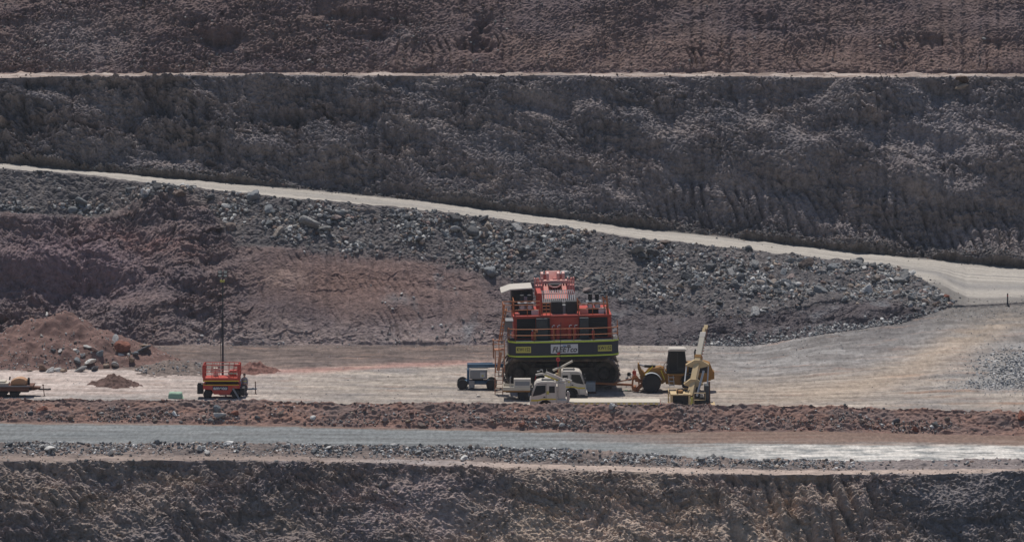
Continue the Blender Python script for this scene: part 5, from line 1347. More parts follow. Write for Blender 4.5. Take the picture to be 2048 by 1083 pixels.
MB().lathe([(0, 0.05), (0.05, 0.16), (0.22, 0.16), (0.34, 0.10), (0.36, 0.02)], (2.30, 0.3, 3.45), 'z', 14).cyl((2.30, 0.3, 2.1), (2.30, 0.3, 3.47), 0.03, 6).build('beacon', 'redlamp', T2, 0, True)

# ------------------------------------------------------------------ wheel loader with a tow frame
c = spot(1303, 785)
LD = thing('wheel_loader', (c.x, c.y + 1.25, 0.0), 'yellow wheel loader facing left, orange towing frame on its front arms', 'wheel loader')
for xx in (0.0, 3.2):
    for sy in (-1, 1): wheel(LD, xx, sy * 0.98, 0.74, 0.74, 0.55, sy, 'yellow')
MB().prism([(-0.55, 0.75), (0.9, 0.62), (1.3, 0.9), (1.25, 1.7), (0.75, 2.05), (0.3, 1.95), (-0.45, 1.2)], -0.5, 0.5).build('front_frame', 'yellow', LD, 0.03)
rf_ = MB().prism([(1.15, 0.65), (2.3, 0.55), (3.9, 0.70), (4.85, 0.95), (4.95, 1.75), (4.75, 2.3), (4.3, 2.45), (2.7, 2.35), (2.7, 1.55), (1.3, 1.45)], -0.72, 0.72).build('engine_hood', 'yellow', LD, 0.05)
MB().box(3.0, 4.5, -0.745, -0.722, 1.55, 2.15).build('hood_grille', 'black', rf_)
MB().prism([(4.86, 1.0), (5.10, 1.05), (5.10, 1.6), (4.92, 1.75)], -0.7, 0.7).build('counterweight', 'yellow', rf_, 0.03)
MB().cyl((3.55, 0.2, 2.4), (3.55, 0.2, 3.25), 0.07, 10).path([(3.55, 0.2, 3.25), (3.62, 0.2, 3.36)], 0.065, 8).build('exhaust_pipe', 'black', rf_, 0, True)
cab_ = MB().prism([(1.22, 1.5), (1.25, 2.1), (1.42, 3.32), (2.72, 3.32), (2.85, 2.2), (2.85, 1.5)], -0.70, 0.70).build('cab', 'black', LD, 0.05)
MB().prism([(1.40, 3.33), (1.36, 3.42), (1.48, 3.52), (2.70, 3.52), (2.86, 3.42), (2.82, 3.33)], -0.82, 0.82).build('cab_roof', 'white', cab_, 0.03)
for sy in (-1, 1):
    y0, y1 = sorted((sy * 0.701, sy * 0.712))
    MB().prism([(1.42, 2.05), (1.52, 3.22), (2.06, 3.22), (2.06, 1.75), (1.55, 1.75)], y0, y1).build('cab_door', 'glass', cab_)
    MB().prism([(2.16, 2.0), (2.16, 3.22), (2.64, 3.22), (2.74, 2.2), (2.70, 2.0)], y0, y1).build('side_window', 'glass', cab_)
    MB().path([(1.20, sy * 0.86, 1.55), (1.05, sy * 0.86, 1.75), (1.08, sy * 0.86, 2.05), (1.30, sy * 0.86, 2.30)], 0.035, 6).build('grab_rail', 'white', cab_, 0, True)
    la = MB()
    for k in range(3): la.box(1.45, 1.85, *sorted((sy * 0.78, sy * 1.0)), 0.55 + k * 0.32, 0.60 + k * 0.32)
    la.bar((1.45, sy * 0.95, 0.5), (1.35, sy * 0.95, 1.45), 0.04, 0.04).bar((1.85, sy * 0.95, 0.5), (1.75, sy * 0.95, 1.45), 0.04, 0.04)
    la.build('step_ladder', 'light', LD)
    MB().box(1.3, 3.0, *sorted((sy * 0.72, sy * 1.15)), 1.42, 1.50).build('platform', 'yellow', LD)
    fd = MB()
    pts = [(0.80 * 1.04 * math.cos(a), 0.74 + 0.80 * 1.04 * math.sin(a)) for a in np.linspace(math.radians(20), math.radians(125), 9)]
    for a, b in zip(pts[:-1], pts[1:]): fd.prism([a, b, (b[0] * 1.05, 0.74 + (b[1] - 0.74) * 1.05), (a[0] * 1.05, 0.74 + (a[1] - 0.74) * 1.05)], *sorted((sy * 0.68, sy * 1.26)))
    fd.build('fender', 'light', LD)
    fd = MB()
    pts = [(3.2 + 0.83 * math.cos(a), 0.74 + 0.83 * math.sin(a)) for a in np.linspace(math.radians(50), math.radians(165), 9)]
    for a, b in zip(pts[:-1], pts[1:]): fd.prism([a, b, (3.2 + (b[0] - 3.2) * 1.05, 0.74 + (b[1] - 0.74) * 1.05), (3.2 + (a[0] - 3.2) * 1.05, 0.74 + (a[1] - 0.74) * 1.05)], *sorted((sy * 0.68, sy * 1.26)))
    fd.build('fender', 'black', LD)
    MB().prism([(1.05, 1.95), (1.1, 1.70), (0.2, 1.62), (-0.75, 1.0), (-0.95, 1.12), (0.1, 1.95)], *sorted((sy * 0.42, sy * 0.58))).build('lift_arm', 'yellow', LD, 0.02)
    MB().bar((-0.55, sy * 0.62, 1.35), (0.12, sy * 0.62, 2.08), 0.05, 0.07).build('reflective_tape', 'bright', LD)
    MB().bar((0.78, sy * 0.62, 1.75), (1.08, sy * 0.62, 1.0), 0.05, 0.07).build('reflective_tape', 'bright', LD)
MB().prism([(-1.08, 2.25), (-1.0, 2.28), (-0.78, 1.75), (-0.52, 1.50), (-0.50, 1.20), (-0.72, 1.08), (-0.98, 1.45), (-1.10, 1.85)], -0.5, 0.5).build('coupler', 'yellow', LD, 0.02)
tc_ = MB().cyl((-0.55, 0, 2.02), (0.35, 0, 2.0), 0.12, 12).build('tilt_cylinder', 'black', LD, 0, True)
MB().cyl((-0.95, 0, 2.14), (-0.55, 0, 2.02), 0.06, 10).build('piston_rod', 'steel', tc_, 0, True)
tf_ = MB()
for yy in (-0.48, 0.48):
    for a, b in (((-1.52, 0.22), (-1.48, 1.02)), ((-1.52, 0.22), (-1.18, 0.06)), ((-1.18, 0.06), (-0.85, 0.42)), ((-1.48, 1.02), (-1.22, 1.14)), ((-1.22, 1.14), (-1.02, 0.85)), ((-1.02, 0.85), (-0.50, 0.72)), ((-0.85, 0.42), (-0.45, 0.60)), ((-1.02, 0.85), (-0.95, 0.35))):
        tf_.bar((a[0], yy, a[1]), (b[0], yy, b[1]), 0.12, 0.20)
tf_.bar((-1.3, -0.5, 0.3), (-1.3, 0.5, 0.3), 0.2, 0.2).bar((-1.2, -0.5, 0.9), (-1.2, 0.5, 0.9), 0.2, 0.2)
tf_.bar((-1.5, 0, 0.48), (-5.4, 0.4, 0.62), 0.26, 0.16).bar((-1.45, 0, 1.02), (-3.0, 0.15, 0.62), 0.08, 0.08)
tf_.build('towing_frame', 'orange', LD)

# ------------------------------------------------------------------ yellow mast crane
c = spot(1385, 822)
MC = thing('mast_crane', (c.x, c.y + 1.0, 0.0), 'pale yellow crane with a tall leaning mast and two winged collars, behind the red berm', 'crane')
ba = MB().box(-1.7, -1.55, -1.0, 1.0, 0.25, 1.25).box(-0.32, -0.18, -1.0, 1.0, 0.25, 1.25).box(-1.72, -0.15, -1.02, 1.02, 1.252, 1.36).box(-1.9, 1.8, -1.0, 1.0, 0.35, 0.5)
ba.build('carrier_frame', 'mast', MC, 0.02)
MB().box(-1.54, -0.33, -0.85, 0.9, 0.51, 1.22).build('engine_bay', 'black', MC)
MB().box(0.95, 1.32, -0.7, 0.7, 0.51, 2.0).build('oil_tank', 'cabinet', MC, 0.03)
MB().box(-0.16, 0.02, -1.03, -0.9, 0.55, 1.1).build('warning_panel', 'plate', MC)
for xx in (-1.1, 1.0):
    for sy in (-1, 1): wheel(MC, xx, sy * 0.95, 0.42, 0.42, 0.3, sy, 'yellow')
rails(MC, 'guard_rail', [(-1.85, -0.9), (-1.85, 0.9), (-0.3, 0.9)], 0.5, (1.0, 1.55), 0.03, 'mast', step=0.9)
rails(MC, 'guard_rail', [(0.1, -0.95), (1.0, -0.95), (1.0, 0.9)], 0.5, (0.9, 1.45), 0.035, 'mast', step=0.9)
B0 = Vector((-0.15, -0.1, 1.0)); B1 = Vector((1.05, 3.5, 5.75)); dr = (B1 - B0)
at_ = lambda t: B0 + dr * t
MB().bar(at_(0), at_(0.60), 0.46, 0.50).build('mast_section', 'mast', MC, 0.02)
m2 = MB().bar(at_(0.60), at_(0.90), 0.42, 0.44)
m2o = m2.build('upper_section', 'cream', MC, 0.02)  # cream puts the sunlit paleness of the upper mast into its colour
rg = MB()
for k in range(6):
    p = at_(0.62 + k * 0.045) + Vector((0.22, -0.1, 0)); rg.bar(p, p + Vector((0.09, 0, -0.04)), 0.06, 0.05)
rg.build('cable_guide', 'redlamp', m2o)
MB().bar(at_(0.585), at_(0.625), 0.52, 0.56).build('collar_band', 'yellow', MC)
def wing(t, hw, name):
    p = at_(t); w = MB()
    w.prism([(p.x - 0.26, p.z + 0.22), (p.x + 0.26, p.z + 0.22), (p.x + hw, p.z - 0.16), (p.x + hw, p.z - 0.24), (p.x + 0.3, p.z - 0.40), (p.x - 0.3, p.z - 0.40), (p.x - hw, p.z - 0.24), (p.x - hw, p.z - 0.16)], p.y - 0.34, p.y - 0.26)
    w.prism([(p.x - 0.26, p.z + 0.22), (p.x + 0.26, p.z + 0.22), (p.x + hw, p.z - 0.16), (p.x + hw, p.z - 0.24), (p.x - hw, p.z - 0.24), (p.x - hw, p.z - 0.16)], p.y + 0.26, p.y + 0.34)
    w.add([(p.x - 0.26, p.y - 0.26, p.z + 0.21), (p.x - hw, p.y - 0.26, p.z - 0.17), (p.x - hw, p.y + 0.26, p.z - 0.17), (p.x - 0.26, p.y + 0.26, p.z + 0.21), (p.x - 0.26, p.y - 0.26, p.z + 0.15), (p.x - hw, p.y - 0.26, p.z - 0.23), (p.x - hw, p.y + 0.26, p.z - 0.23), (p.x - 0.26, p.y + 0.26, p.z + 0.15)], [(0, 1, 2, 3), (4, 7, 6, 5), (0, 4, 5, 1), (1, 5, 6, 2), (2, 6, 7, 3), (3, 7, 4, 0)])
    w.add([(p.x + 0.26, p.y - 0.26, p.z + 0.21), (p.x + hw, p.y - 0.26, p.z - 0.17), (p.x + hw, p.y + 0.26, p.z - 0.17), (p.x + 0.26, p.y + 0.26, p.z + 0.21), (p.x + 0.26, p.y - 0.26, p.z + 0.15), (p.x + hw, p.y - 0.26, p.z - 0.23), (p.x + hw, p.y + 0.26, p.z - 0.23), (p.x + 0.26, p.y + 0.26, p.z + 0.15)], [(0, 1, 2, 3), (4, 7, 6, 5), (0, 4, 5, 1), (1, 5, 6, 2), (2, 6, 7, 3), (3, 7, 4, 0)])
    return w.build(name, 'mast', MC, 0.01), p
w1, p1 = wing(0.24, 0.76, 'winged_collar')
w2, p2 = wing(0.53, 0.92, 'winged_collar')
for sx in (-1, 1):
    a = Vector((p2.x + sx * 0.86, p2.y - 0.1, p2.z - 0.2)); b = Vector((p1.x + sx * 0.70 + (0.35 if sx > 0 else 0), p1.y - 0.1, p1.z - (0.0 if sx < 0 else 0.8)))
    MB().cyl(a, b, 0.055, 10).build('stay_rod', 'light', MC, 0, True)
MB().cyl((1.35, -0.3, 0.5), (1.33, -0.25, 2.25), 0.08, 10).build('jack_post', 'rust', MC, 0, True)
cl_ = MB().box(0.02, 0.9, -0.6, 0.7, 0.51, 1.1).box(0.1, 0.6, -0.5, 0.3, 1.1, 1.35)
cl_.build('winch_drum', 'black', MC, 0.05)
MB().path([(-1.2, -0.9, 1.38), (-1.15, -0.9, 1.75), (-0.8, -0.9, 1.8), (-0.5, -0.7, 1.5), (-0.2, -0.5, 1.6)], 0.04, 8).path([(-0.9, -0.6, 1.36), (-0.6, -0.6, 1.62), (-0.25, -0.4, 1.4)], 0.035, 8).build('hydraulic_hose', 'black', MC, 0, True)
MB().box(-1.25, -0.75, -0.6, 0.1, 1.361, 1.58).build('valve_bank', 'yellow', MC, 0.03)
MB().cyl((0.35, -0.75, 1.15), (0.9, -0.1, 3.1), 0.09, 10).build('mast_ram', 'steel', MC, 0, True)
hd = MB().bar(at_(0.90), at_(0.975), 0.46, 0.46).build('mast_head', 'white', MC, 0.02)
MB().bar(at_(0.975), at_(1.045), 0.22, 0.34).bar(at_(1.045) + Vector((0.07, -0.14, 0)), at_(1.10) + Vector((0.07, -0.14, 0)), 0.30, 0.06).bar(at_(1.045) + Vector((0.07, 0.14, 0)), at_(1.10) + Vector((0.07, 0.14, 0)), 0.30, 0.06).build('sheave_block', 'mast', hd, 0.01)
MB().cyl(at_(0.88) + Vector((0.26, -0.1, 0)), at_(1.09) + Vector((0.20, -0.1, 0)), 0.05, 8).build('hook_line', 'rust', hd)

# ------------------------------------------------------------------ blue boom lift
c = spot(953, 779)
BL = thing('boom_lift', (c.x, c.y + 0.9, 0.0), 'blue and grey boom lift with folded boom, left of the excavator ladder', 'boom lift')
for xx in (-1.15, 1.22):
    for sy in (-1, 1): wheel(BL, xx, sy * 0.75, 0.42, 0.42, 0.32, sy, 'blue')
MB().box(-1.0, 1.1, -0.5, 0.5, 0.38, 0.68).build('chassis', 'blue', BL, 0.04)
MB().cyl((0.1, 0, 0.68), (0.1, 0, 0.84), 0.45, 20).build('turntable', 'black', BL)
tu = MB().box(-0.55, 0.86, -0.75, 0.7, 0.85, 1.58).build('turret_cover', 'grey', BL, 0.08)
MB().box(0.30, 0.72, -0.775, -0.752, 1.0, 1.42).build('cover_door', 'light', tu, 0.01)
MB().box(0.42, 0.58, -0.785, -0.777, 1.08, 1.2).build('warning_label', 'plate', tu)
MB().box(-0.5, 0.9, -0.7, 0.65, 1.585, 1.63).build('cover_top', 'white', tu, 0.02)
MB().box(-0.78, -0.58, -0.6, 0.5, 0.5, 1.62).build('counterweight', 'blue', BL, 0.04)
MB().box(-0.62, -0.15, -0.9, -0.78, 0.15, 0.75).build('battery_box', 'grey', BL, 0.03)
MB().bar((-0.75, -0.1, 1.86), (2.15, 0.3, 1.84), 0.34, 0.30).build('lower_boom', 'blue', BL, 0.02)
MB().bar((-0.75, 0.22, 1.98), (1.3, 0.45, 1.98), 0.26, 0.16).build('upper_boom', 'blue', BL, 0.02)
rails(BL, 'work_basket', [(1.8, 0.1), (2.9, 0.1), (2.9, 1.0), (1.8, 1.0), (1.8, 0.1)], 0.9, (0.95, 1.5, 2.0), 0.03, 'blue', step=0.6)

# ------------------------------------------------------------------ red scissor lift
c = spot(443, 797)
SL = thing('scissor_lift', (c.x, c.y + 0.95, 0.0), 'orange-red scissor lift with railed platform and white lettering on its side', 'scissor lift')
bd = MB().prism([(-1.48, 1.15), (1.46, 1.15), (1.46, 0.82), (0.90, 0.80), (0.66, 0.36), (-0.62, 0.34), (-0.80, 0.72), (-1.48, 0.76)], -0.88, 0.88).build('chassis', 'scissor', SL, 0.02)
for xx in (-1.12, 1.16):
    for sy in (-1, 1): wheel(SL, xx, sy * 0.78, 0.34, 0.34, 0.26, sy, 'black')
pl_ = MB().box(-0.70, 0.52, -0.905, -0.882, 0.70, 1.02).build('name_panel', 'charcoal', bd, 0.01)
text('lettering', 'ameco', 0.36, (-0.09, -0.912, 0.855), 'sign', pl_, 0.0, 0.016, 1.15)
sc = MB()
for k in range(3):
    z = 1.17 + k * 0.065
    for yy in (-0.6, 0.6): sc.bar((-1.3, yy, z), (1.3, yy, z + 0.05), 0.08, 0.05)
sc.build('scissor_stack', 'black', SL)
dk_ = MB().box(-1.48, 1.46, -0.9, 0.9, 1.38, 1.68).build('platform_deck', 'red', SL, 0.01)
MB().box(-1.48, 1.40, -0.915, -0.902, 1.40, 1.48).box(-1.48, 1.40, -0.91, -0.885, 1.10, 1.145).build('yellow_stripe', 'bright', dk_)
rl = MB()
for yy in (-0.86, 0.86):
    for z in (2.12, 2.72): rl.cyl((-1.44, yy, z), (1.42, yy, z), 0.03, 6)
    for x in (-0.8, -0.68, -0.45, -0.25, 0.55, 0.95): rl.cyl((x, yy, 1.68), (x, yy, 2.72), 0.022, 6)
for x in (-1.44, 1.42):
    for z in (2.12, 2.72): rl.cyl((x, -0.86, z), (x, 0.86, z), 0.03, 6)
rl.build('guard_rail', 'scissor', SL, 0, True)
ps = MB()
for yy in (-0.86, 0.86):
    ps.bar((-1.42, yy, 1.68), (-1.42, yy, 2.70), 0.22, 0.10).bar((1.38, yy, 1.68), (1.38, yy, 2.72), 0.22, 0.10)
ps.box(1.0, 1.48, -0.9, -0.6, 2.60, 2.76)
ps.build('corner_post', 'scissor', SL, 0.02)
MB().bar((0.5, -0.2, 1.95), (1.2, -0.2, 1.95), 0.22, 0.14).build('pipe_bundle', 'tarp', SL, 0.03)
MB().box(-0.7, -0.35, 0.1, 0.5, 1.69, 2.35).build('gas_bottle_crate', 'cream', SL, 0.04)
MB().box(0.55, 1.15, 0.2, 0.7, 1.69, 2.15).build('tool_chest', 'scissor', SL, 0.03)
MB().box(-1.95, -1.5, -0.8, 0.3, 0.38, 1.15).box(-1.9, -1.62, -0.82, -0.801, 1.0, 1.25).build('generator', 'black', SL, 0.04)
og = MB()
for sy in (-1, 1): og.bar((0.92, sy * 0.95, 0.85), (1.42, sy * 1.05, 0.02), 0.10, 0.12)
og.build('outrigger', 'grey', SL)
MB().box(1.47, 1.85, -0.8, 0.4, 0.30, 0.85).build('battery_box', 'black', SL, 0.03)

# ------------------------------------------------------------------ lighting tower on a trailer
c = spot(462, 789)
LT = thing('lighting_tower', (c.x, c.y + 0.6, 0.0), 'blue lighting trailer with a tall thin mast behind the scissor lift', 'lighting tower')
MB().box(-0.95, 1.25, -0.55, 0.55, 0.42, 1.15).build('generator_body', 'blue', LT, 0.05)
MB().box(-1.0, 1.3, -0.6, 0.6, 0.34, 0.415).build('chassis', 'black', LT)
for sy in (-1, 1): wheel(LT, 0.1, sy * 0.68, 0.32, 0.32, 0.2, sy, 'white')
MB().bar((1.3, 0, 0.40), (2.05, 0, 0.42), 0.08, 0.10).build('drawbar', 'blue', LT)
MB().cyl((1.95, 0, 0.0), (1.93, 0, 1.02), 0.04, 8).box(1.85, 2.05, -0.1, 0.1, 0.0, 0.03).build('jockey_stand', 'rust', LT)
for sx in (-1,): MB().bar((-0.9, 0, 0.4), (-1.3, -0.4, 0.02), 0.06, 0.08).bar((-0.9, 0, 0.4), (-1.3, 0.4, 0.02), 0.06, 0.08).build('stabiliser', 'black', LT)
ms = MB().bar((-0.68, 0, 0.9), (-0.66, 0, 6.3), 0.14, 0.12).build('lower_mast', 'charcoal', LT)
MB().bar((-0.66, 0, 6.0), (-0.64, 0, 9.4), 0.10, 0.09).build('upper_mast', 'cabinet', LT)
MB().path([(-0.74, -0.05, 1.2), (-0.86, -0.05, 3.6), (-0.80, -0.05, 5.2), (-0.70, -0.05, 6.2)], 0.022, 6).build('mast_cable', 'black', LT)
MB().box(-0.86, -0.50, -0.12, 0.12, 9.05, 9.22).build('junction_box', 'plate', LT)
MB().bar((-1.0, 0, 9.45), (-0.28, 0, 9.45), 0.06, 0.06).build('lamp_bar', 'black', LT)
for x in (-0.86, -0.42):
    for z in (9.58, 9.86):
        lm = MB().box(x - 0.17, x + 0.17, -0.10, 0.12, z - 0.11, z + 0.13).build('lamp', 'black', LT, 0.03)
        MB().box(x - 0.13, x + 0.13, -0.118, -0.102, z - 0.08, z + 0.10).build('lens', 'lens', lm)

# ------------------------------------------------------------------ person beside the lift
c = spot(489, 791)
PR = bpy.data.meshes.new('person')
def skin(name, verts, edges, rad, mat, parent=None, lv=1):
    me = bpy.data.meshes.new(name); me.from_pydata(verts, edges, []); me.materials.append(MT[mat])
    o = bpy.data.objects.new(name, me); COL.objects.link(o)
    if parent is not None: o.parent = parent
    md = o.modifiers.new('skin', 'SKIN'); md.use_smooth_shade = True
    lay = me.skin_vertices[0] if me.skin_vertices else None
    if lay is None:
        bpy.context.view_layer.objects.active = o
        lay = me.skin_vertices[0]
    for i, r in enumerate(rad):
        r = r if isinstance(r, tuple) else (r, r); lay.data[i].radius = r
    lay.data[0].use_root = True
    sd = o.modifiers.new('subd', 'SUBSURF'); sd.levels = lv; sd.render_levels = lv
    return o
pv = [(0, 0, 0.96), (0, 0, 1.15), (0, 0, 1.36), (0, 0, 1.47), (0, -0.02, 1.56), (0, -0.03, 1.66), (0, -0.02, 1.76),
      (-0.10, 0, 0.90), (-0.11, -0.02, 0.50), (-0.12, 0.0, 0.09), (-0.13, -0.13, 0.05),
      (0.10, 0, 0.90), (0.12, -0.01, 0.50), (0.13, 0.03, 0.09), (0.15, -0.10, 0.05),
      (-0.19, 0, 1.42), (-0.25, -0.02, 1.14), (-0.30, -0.18, 0.98), (-0.32, -0.27, 0.96),
      (0.19, 0, 1.42), (0.25, 0.0, 1.14), (0.24, -0.10, 0.92), (0.235, -0.14, 0.83)]
pe = [(0, 1), (1, 2), (2, 3), (3, 4), (4, 5), (5, 6), (0, 7), (7, 8), (8, 9), (9, 10), (0, 11), (11, 12), (12, 13), (13, 14), (3, 15), (15, 16), (16, 17), (17, 18), (3, 19), (19, 20), (20, 21), (21, 22)]
pr = [(0.15, 0.11), (0.145, 0.105), (0.16, 0.115), (0.09, 0.08), 0.058, (0.082, 0.098), (0.07, 0.085), 0.092, 0.062, 0.045, 0.04, 0.092, 0.062, 0.045, 0.04, 0.062, 0.048, 0.036, 0.03, 0.062, 0.048, 0.036, 0.03]
body = skin('person', pv, pe, pr, 'skin', None, 2)
body.location = c
tag(body, 'person in grey shirt and dark trousers standing at the right end of the scissor lift', 'person')
skin('shirt', [(0, 0, 0.93), (0, 0, 1.15), (0, 0, 1.36), (0, 0, 1.47), (-0.19, 0, 1.42), (-0.25, -0.02, 1.14), (-0.295, -0.16, 1.0), (0.19, 0, 1.42), (0.25, 0, 1.14), (0.243, -0.08, 0.97)],
     [(0, 1), (1, 2), (2, 3), (3, 4), (4, 5), (5, 6), (3, 7), (7, 8), (8, 9)], [(0.175, 0.135), (0.17, 0.13), (0.185, 0.14), (0.11, 0.10), 0.078, 0.062, 0.05, 0.078, 0.062, 0.05], 'shirt', body, 2)
skin('trousers', [(0, 0, 1.0), (0, 0, 0.93), (-0.10, 0, 0.88), (-0.11, -0.02, 0.50), (-0.12, 0.0, 0.11), (0.10, 0, 0.88), (0.12, -0.01, 0.50), (0.13, 0.03, 0.11)],
     [(0, 1), (1, 2), (2, 3), (3, 4), (1, 5), (5, 6), (6, 7)], [(0.165, 0.125), (0.165, 0.13), 0.112, 0.082, 0.068, 0.112, 0.082, 0.068], 'trouser', body, 2)
bt_ = MB()
for x, y in ((-0.12, 0.0), (0.13, 0.03)):
    bt_.prism([(y + 0.07, 0.0), (y + 0.07, 0.14), (y - 0.05, 0.14), (y - 0.10, 0.09), (y - 0.19, 0.06), (y - 0.20, 0.0)], x - 0.05, x + 0.05, 'x')
bt_.build('boot', 'black', body, 0.015)
hr = MB().lathe([(-0.02, 0.105), (0.03, 0.108), (0.09, 0.085), (0.12, 0.045), (0.13, 0.005)], (0, 0.0, 1.70), 'z', 16)
hr.build('hair', 'hair', body, 0, True)
fc = MB().prism([(-0.115, 1.64), (-0.145, 1.655), (-0.115, 1.70)], -0.014, 0.014, 'x')
for sx in (-1, 1): fc.lathe([(-0.012, 0.004), (-0.004, 0.026), (0.006, 0.030)], (sx * 0.095, -0.02, 1.67), 'x', 10)
fc.build('nose_and_ears', 'skin', body)
ey = MB()
for sx in (-1, 1): ey.lathe([(-0.006, 0.003), (0.0, 0.012), (0.01, 0.012)], (sx * 0.034, -0.122, 1.69), 'y', 8)
ey.box(-0.03, 0.03, -0.122, -0.110, 1.592, 1.602)
ey.build('eyes_and_mouth', 'hair', body)
hn = MB()
for hx, hy, hz, dv in ((-0.325, -0.29, 0.955, Vector((-0.05, -1, -0.25))), (0.235, -0.15, 0.81, Vector((0.0, -0.35, -1)))):
    dv = dv.normalized(); sd_ = Vector((1, 0, 0)); p0 = Vector((hx, hy, hz))
    hn.bar(p0, p0 + dv * 0.09, 0.085, 0.03)
    for k, ln in enumerate((0.068, 0.078, 0.074, 0.056)):
        a = p0 + dv * 0.085 + sd_ * (-0.031 + 0.0205 * k); b = a + dv * ln * 0.5; e = b + (dv + Vector((0, 0.25, -0.35))).normalized() * ln * 0.5
        hn.cyl(a, b, 0.0095, 8).cyl(b, e, 0.009, 8, 0.007)
    a = p0 + dv * 0.03 + sd_ * 0.04; hn.cyl(a, a + (dv * 0.6 + sd_ * 0.6).normalized() * 0.055, 0.011, 8, 0.008)
hn.build('hand', 'skin', body, 0, True)
MB().lathe([(0, 0.182), (0.06, 0.182)], (0, 0, 1.18), 'z', 18).build('reflective_band', 'hivis', body).scale = (1, 0.80, 1)

# ------------------------------------------------------------------ plant trailer at the left edge
c = spot(20, 794)
TR = thing('plant_trailer', (c.x, c.y + 0.9, 0.0), 'rusty dark trailer carrying an orange tank at the left picture edge', 'trailer')
MB().box(-3.4, 1.85, -0.95, 0.95, 0.78, 0.93).build('deck', 'rust', TR, 0.02)
MB().box(-3.4, 1.6, -0.97, -0.951, 0.86, 0.955).build('side_rail', 'grey', TR)
MB().box(-3.2, 1.7, -0.45, 0.45, 0.50, 0.775).build('chassis', 'black', TR)
for xx in (-1.6, -0.62, 0.36):
    for sy in (-1, 1): wheel(TR, xx, sy * 0.80, 0.40, 0.40, 0.26, sy, 'rust')
MB().box(-3.3, 1.5, -0.93, 0.93, 0.42, 0.775).build('under_shade', 'black', TR)  # black block added to darken the shaded space under the deck
MB().box(-3.3, 1.55, -0.99, -0.96, 0.52, 0.775).build('side_board', 'rust', TR)
MB().prism([(0.9, 0.5), (1.9, 0.5), (2.35, 0.62), (2.35, 0.75), (1.9, 0.78), (0.9, 0.78)], -0.4, 0.4).build('front_box', 'rust', TR, 0.02)
MB().bar((2.2, 0.0, 0.55), (3.05, 0, 0.52), 0.12, 0.12).box(3.02, 3.2, -0.08, 0.08, 0.48, 0.62).build('drawbar', 'black', TR)
MB().bar((2.68, -0.08, 0.02), (2.58, -0.08, 0.92), 0.06, 0.06).box(2.5, 2.66, -0.16, 0.0, 0.88, 0.94).box(2.6, 2.76, -0.16, 0.0, 0.0, 0.03).build('jack_stand', 'rust', TR)
tkp = [(0.02, 0.935), (1.30, 0.935), (1.32, 1.30), (1.05, 1.46), (0.75, 1.52), (0.45, 1.48), (0.05, 1.28)]
tko_ = MB().prism(tkp, -0.6, 0.6).build('tank', 'tank', TR, 0.08)
MB().box(1.36, 1.52, -0.3, 0.1, 0.935, 1.42).cyl((1.44, -0.1, 1.42), (1.44, -0.1, 1.5), 0.09, 10).build('pump', 'black', TR, 0.02)
MB().box(-2.8, -0.15, -0.7, 0.7, 0.935, 1.12).box(-2.2, -0.4, -0.5, 0.5, 1.122, 1.26).build('pallet_stack', 'cream', TR, 0.02)
MB().cyl((-0.1, -0.1, 1.3), (-0.06, -0.1, 1.58), 0.06, 8).build('filler_cap', 'black', TR)

# ------------------------------------------------------------------ small things on the pad
c = spot(351.5, 797)
gx, gy = np.meshgrid(np.linspace(-0.60, 0.60, 25), np.linspace(0.0, 1.0, 21))
gz = 0.44 * sstep(0, 0.10, 0.60 - np.abs(gx + 0.05)) * sstep(0.0, 0.10, gy) * sstep(0, 0.1, 1.0 - gy) + 0.05 * fbm(gx * 3, gy * 3, 910, 3) + 0.02
gx2 = gx + 0.06 * pn(gy * 3, gx * 3, 911)
i = np.arange(gx.size).reshape(gx.shape)
me = np_mesh('tarpaulin', np.stack([gx2, gy, np.maximum(gz, 0.01)], -1).reshape(-1, 3), np.stack([i[:-1, :-1], i[:-1, 1:], i[1:, 1:], i[1:, :-1]], -1).reshape(-1, 4), True)
o = link('tarpaulin', me, MT['tarp']); o.location = c
tag(o, 'pale green tarpaulin draped over a low stack left of the scissor lift', 'tarpaulin')

c = spot(1180.5, 786)
IB = thing('liquid_tote', (c.x, c.y + 0.5, 0.0), 'pale caged liquid container in the excavator shadow right of the truck cab', 'container')
MB().box(-0.40, 0.40, -0.45, 0.45, 0.13, 0.86).build('bottle', 'poly', IB, 0.05)
cg = MB()
for k in range(5):
    x = -0.42 + 0.21 * k
    for yy in (-0.47, 0.47): cg.cyl((x, yy, 0.12), (x, yy, 0.9), 0.012, 6)
for z in (0.14, 0.4, 0.65, 0.9):
    for yy in (-0.47, 0.47): cg.cyl((-0.42, yy, z), (0.42, yy, z), 0.012, 6)
    for x in (-0.42, 0.42): cg.cyl((x, -0.47, z), (x, 0.47, z), 0.012, 6)
cg.build('cage', 'steel', IB)
MB().box(-0.45, 0.45, -0.5, 0.5, 0.0, 0.02).box(-0.45, -0.3, -0.5, 0.5, 0.02, 0.12).box(0.3, 0.45, -0.5, 0.5, 0.02, 0.12).box(-0.08, 0.08, -0.5, 0.5, 0.02, 0.12).build('pallet', 'rust', IB)
c = spot(1166, 791)
BD = thing('blue_tub', (c.x, c.y + 0.3, 0.0), 'low blue tub under the front of the service truck cab', 'tub')
MB().lathe([(0.0, 0.26), (0.36, 0.32), (0.37, 0.34), (0.40, 0.34), (0.40, 0.30), (0.06, 0.25), (0.06, 0.01)], (0, 0, 0), 'z', 20).build('shell', 'blue', BD, 0, True)
MB().path([(-0.32, 0, 0.36), (-0.40, 0, 0.30), (-0.32, 0, 0.24)], 0.015, 6).path([(0.32, 0, 0.36), (0.40, 0, 0.30), (0.32, 0, 0.24)], 0.015, 6).build('handle', 'black', BD)
c = spot(1268.5, 757)
GC = thing('gas_cylinder', (c.x, c.y, 0.03), 'dark red gas cylinder standing between the excavator and the wheel loader', 'cylinder')
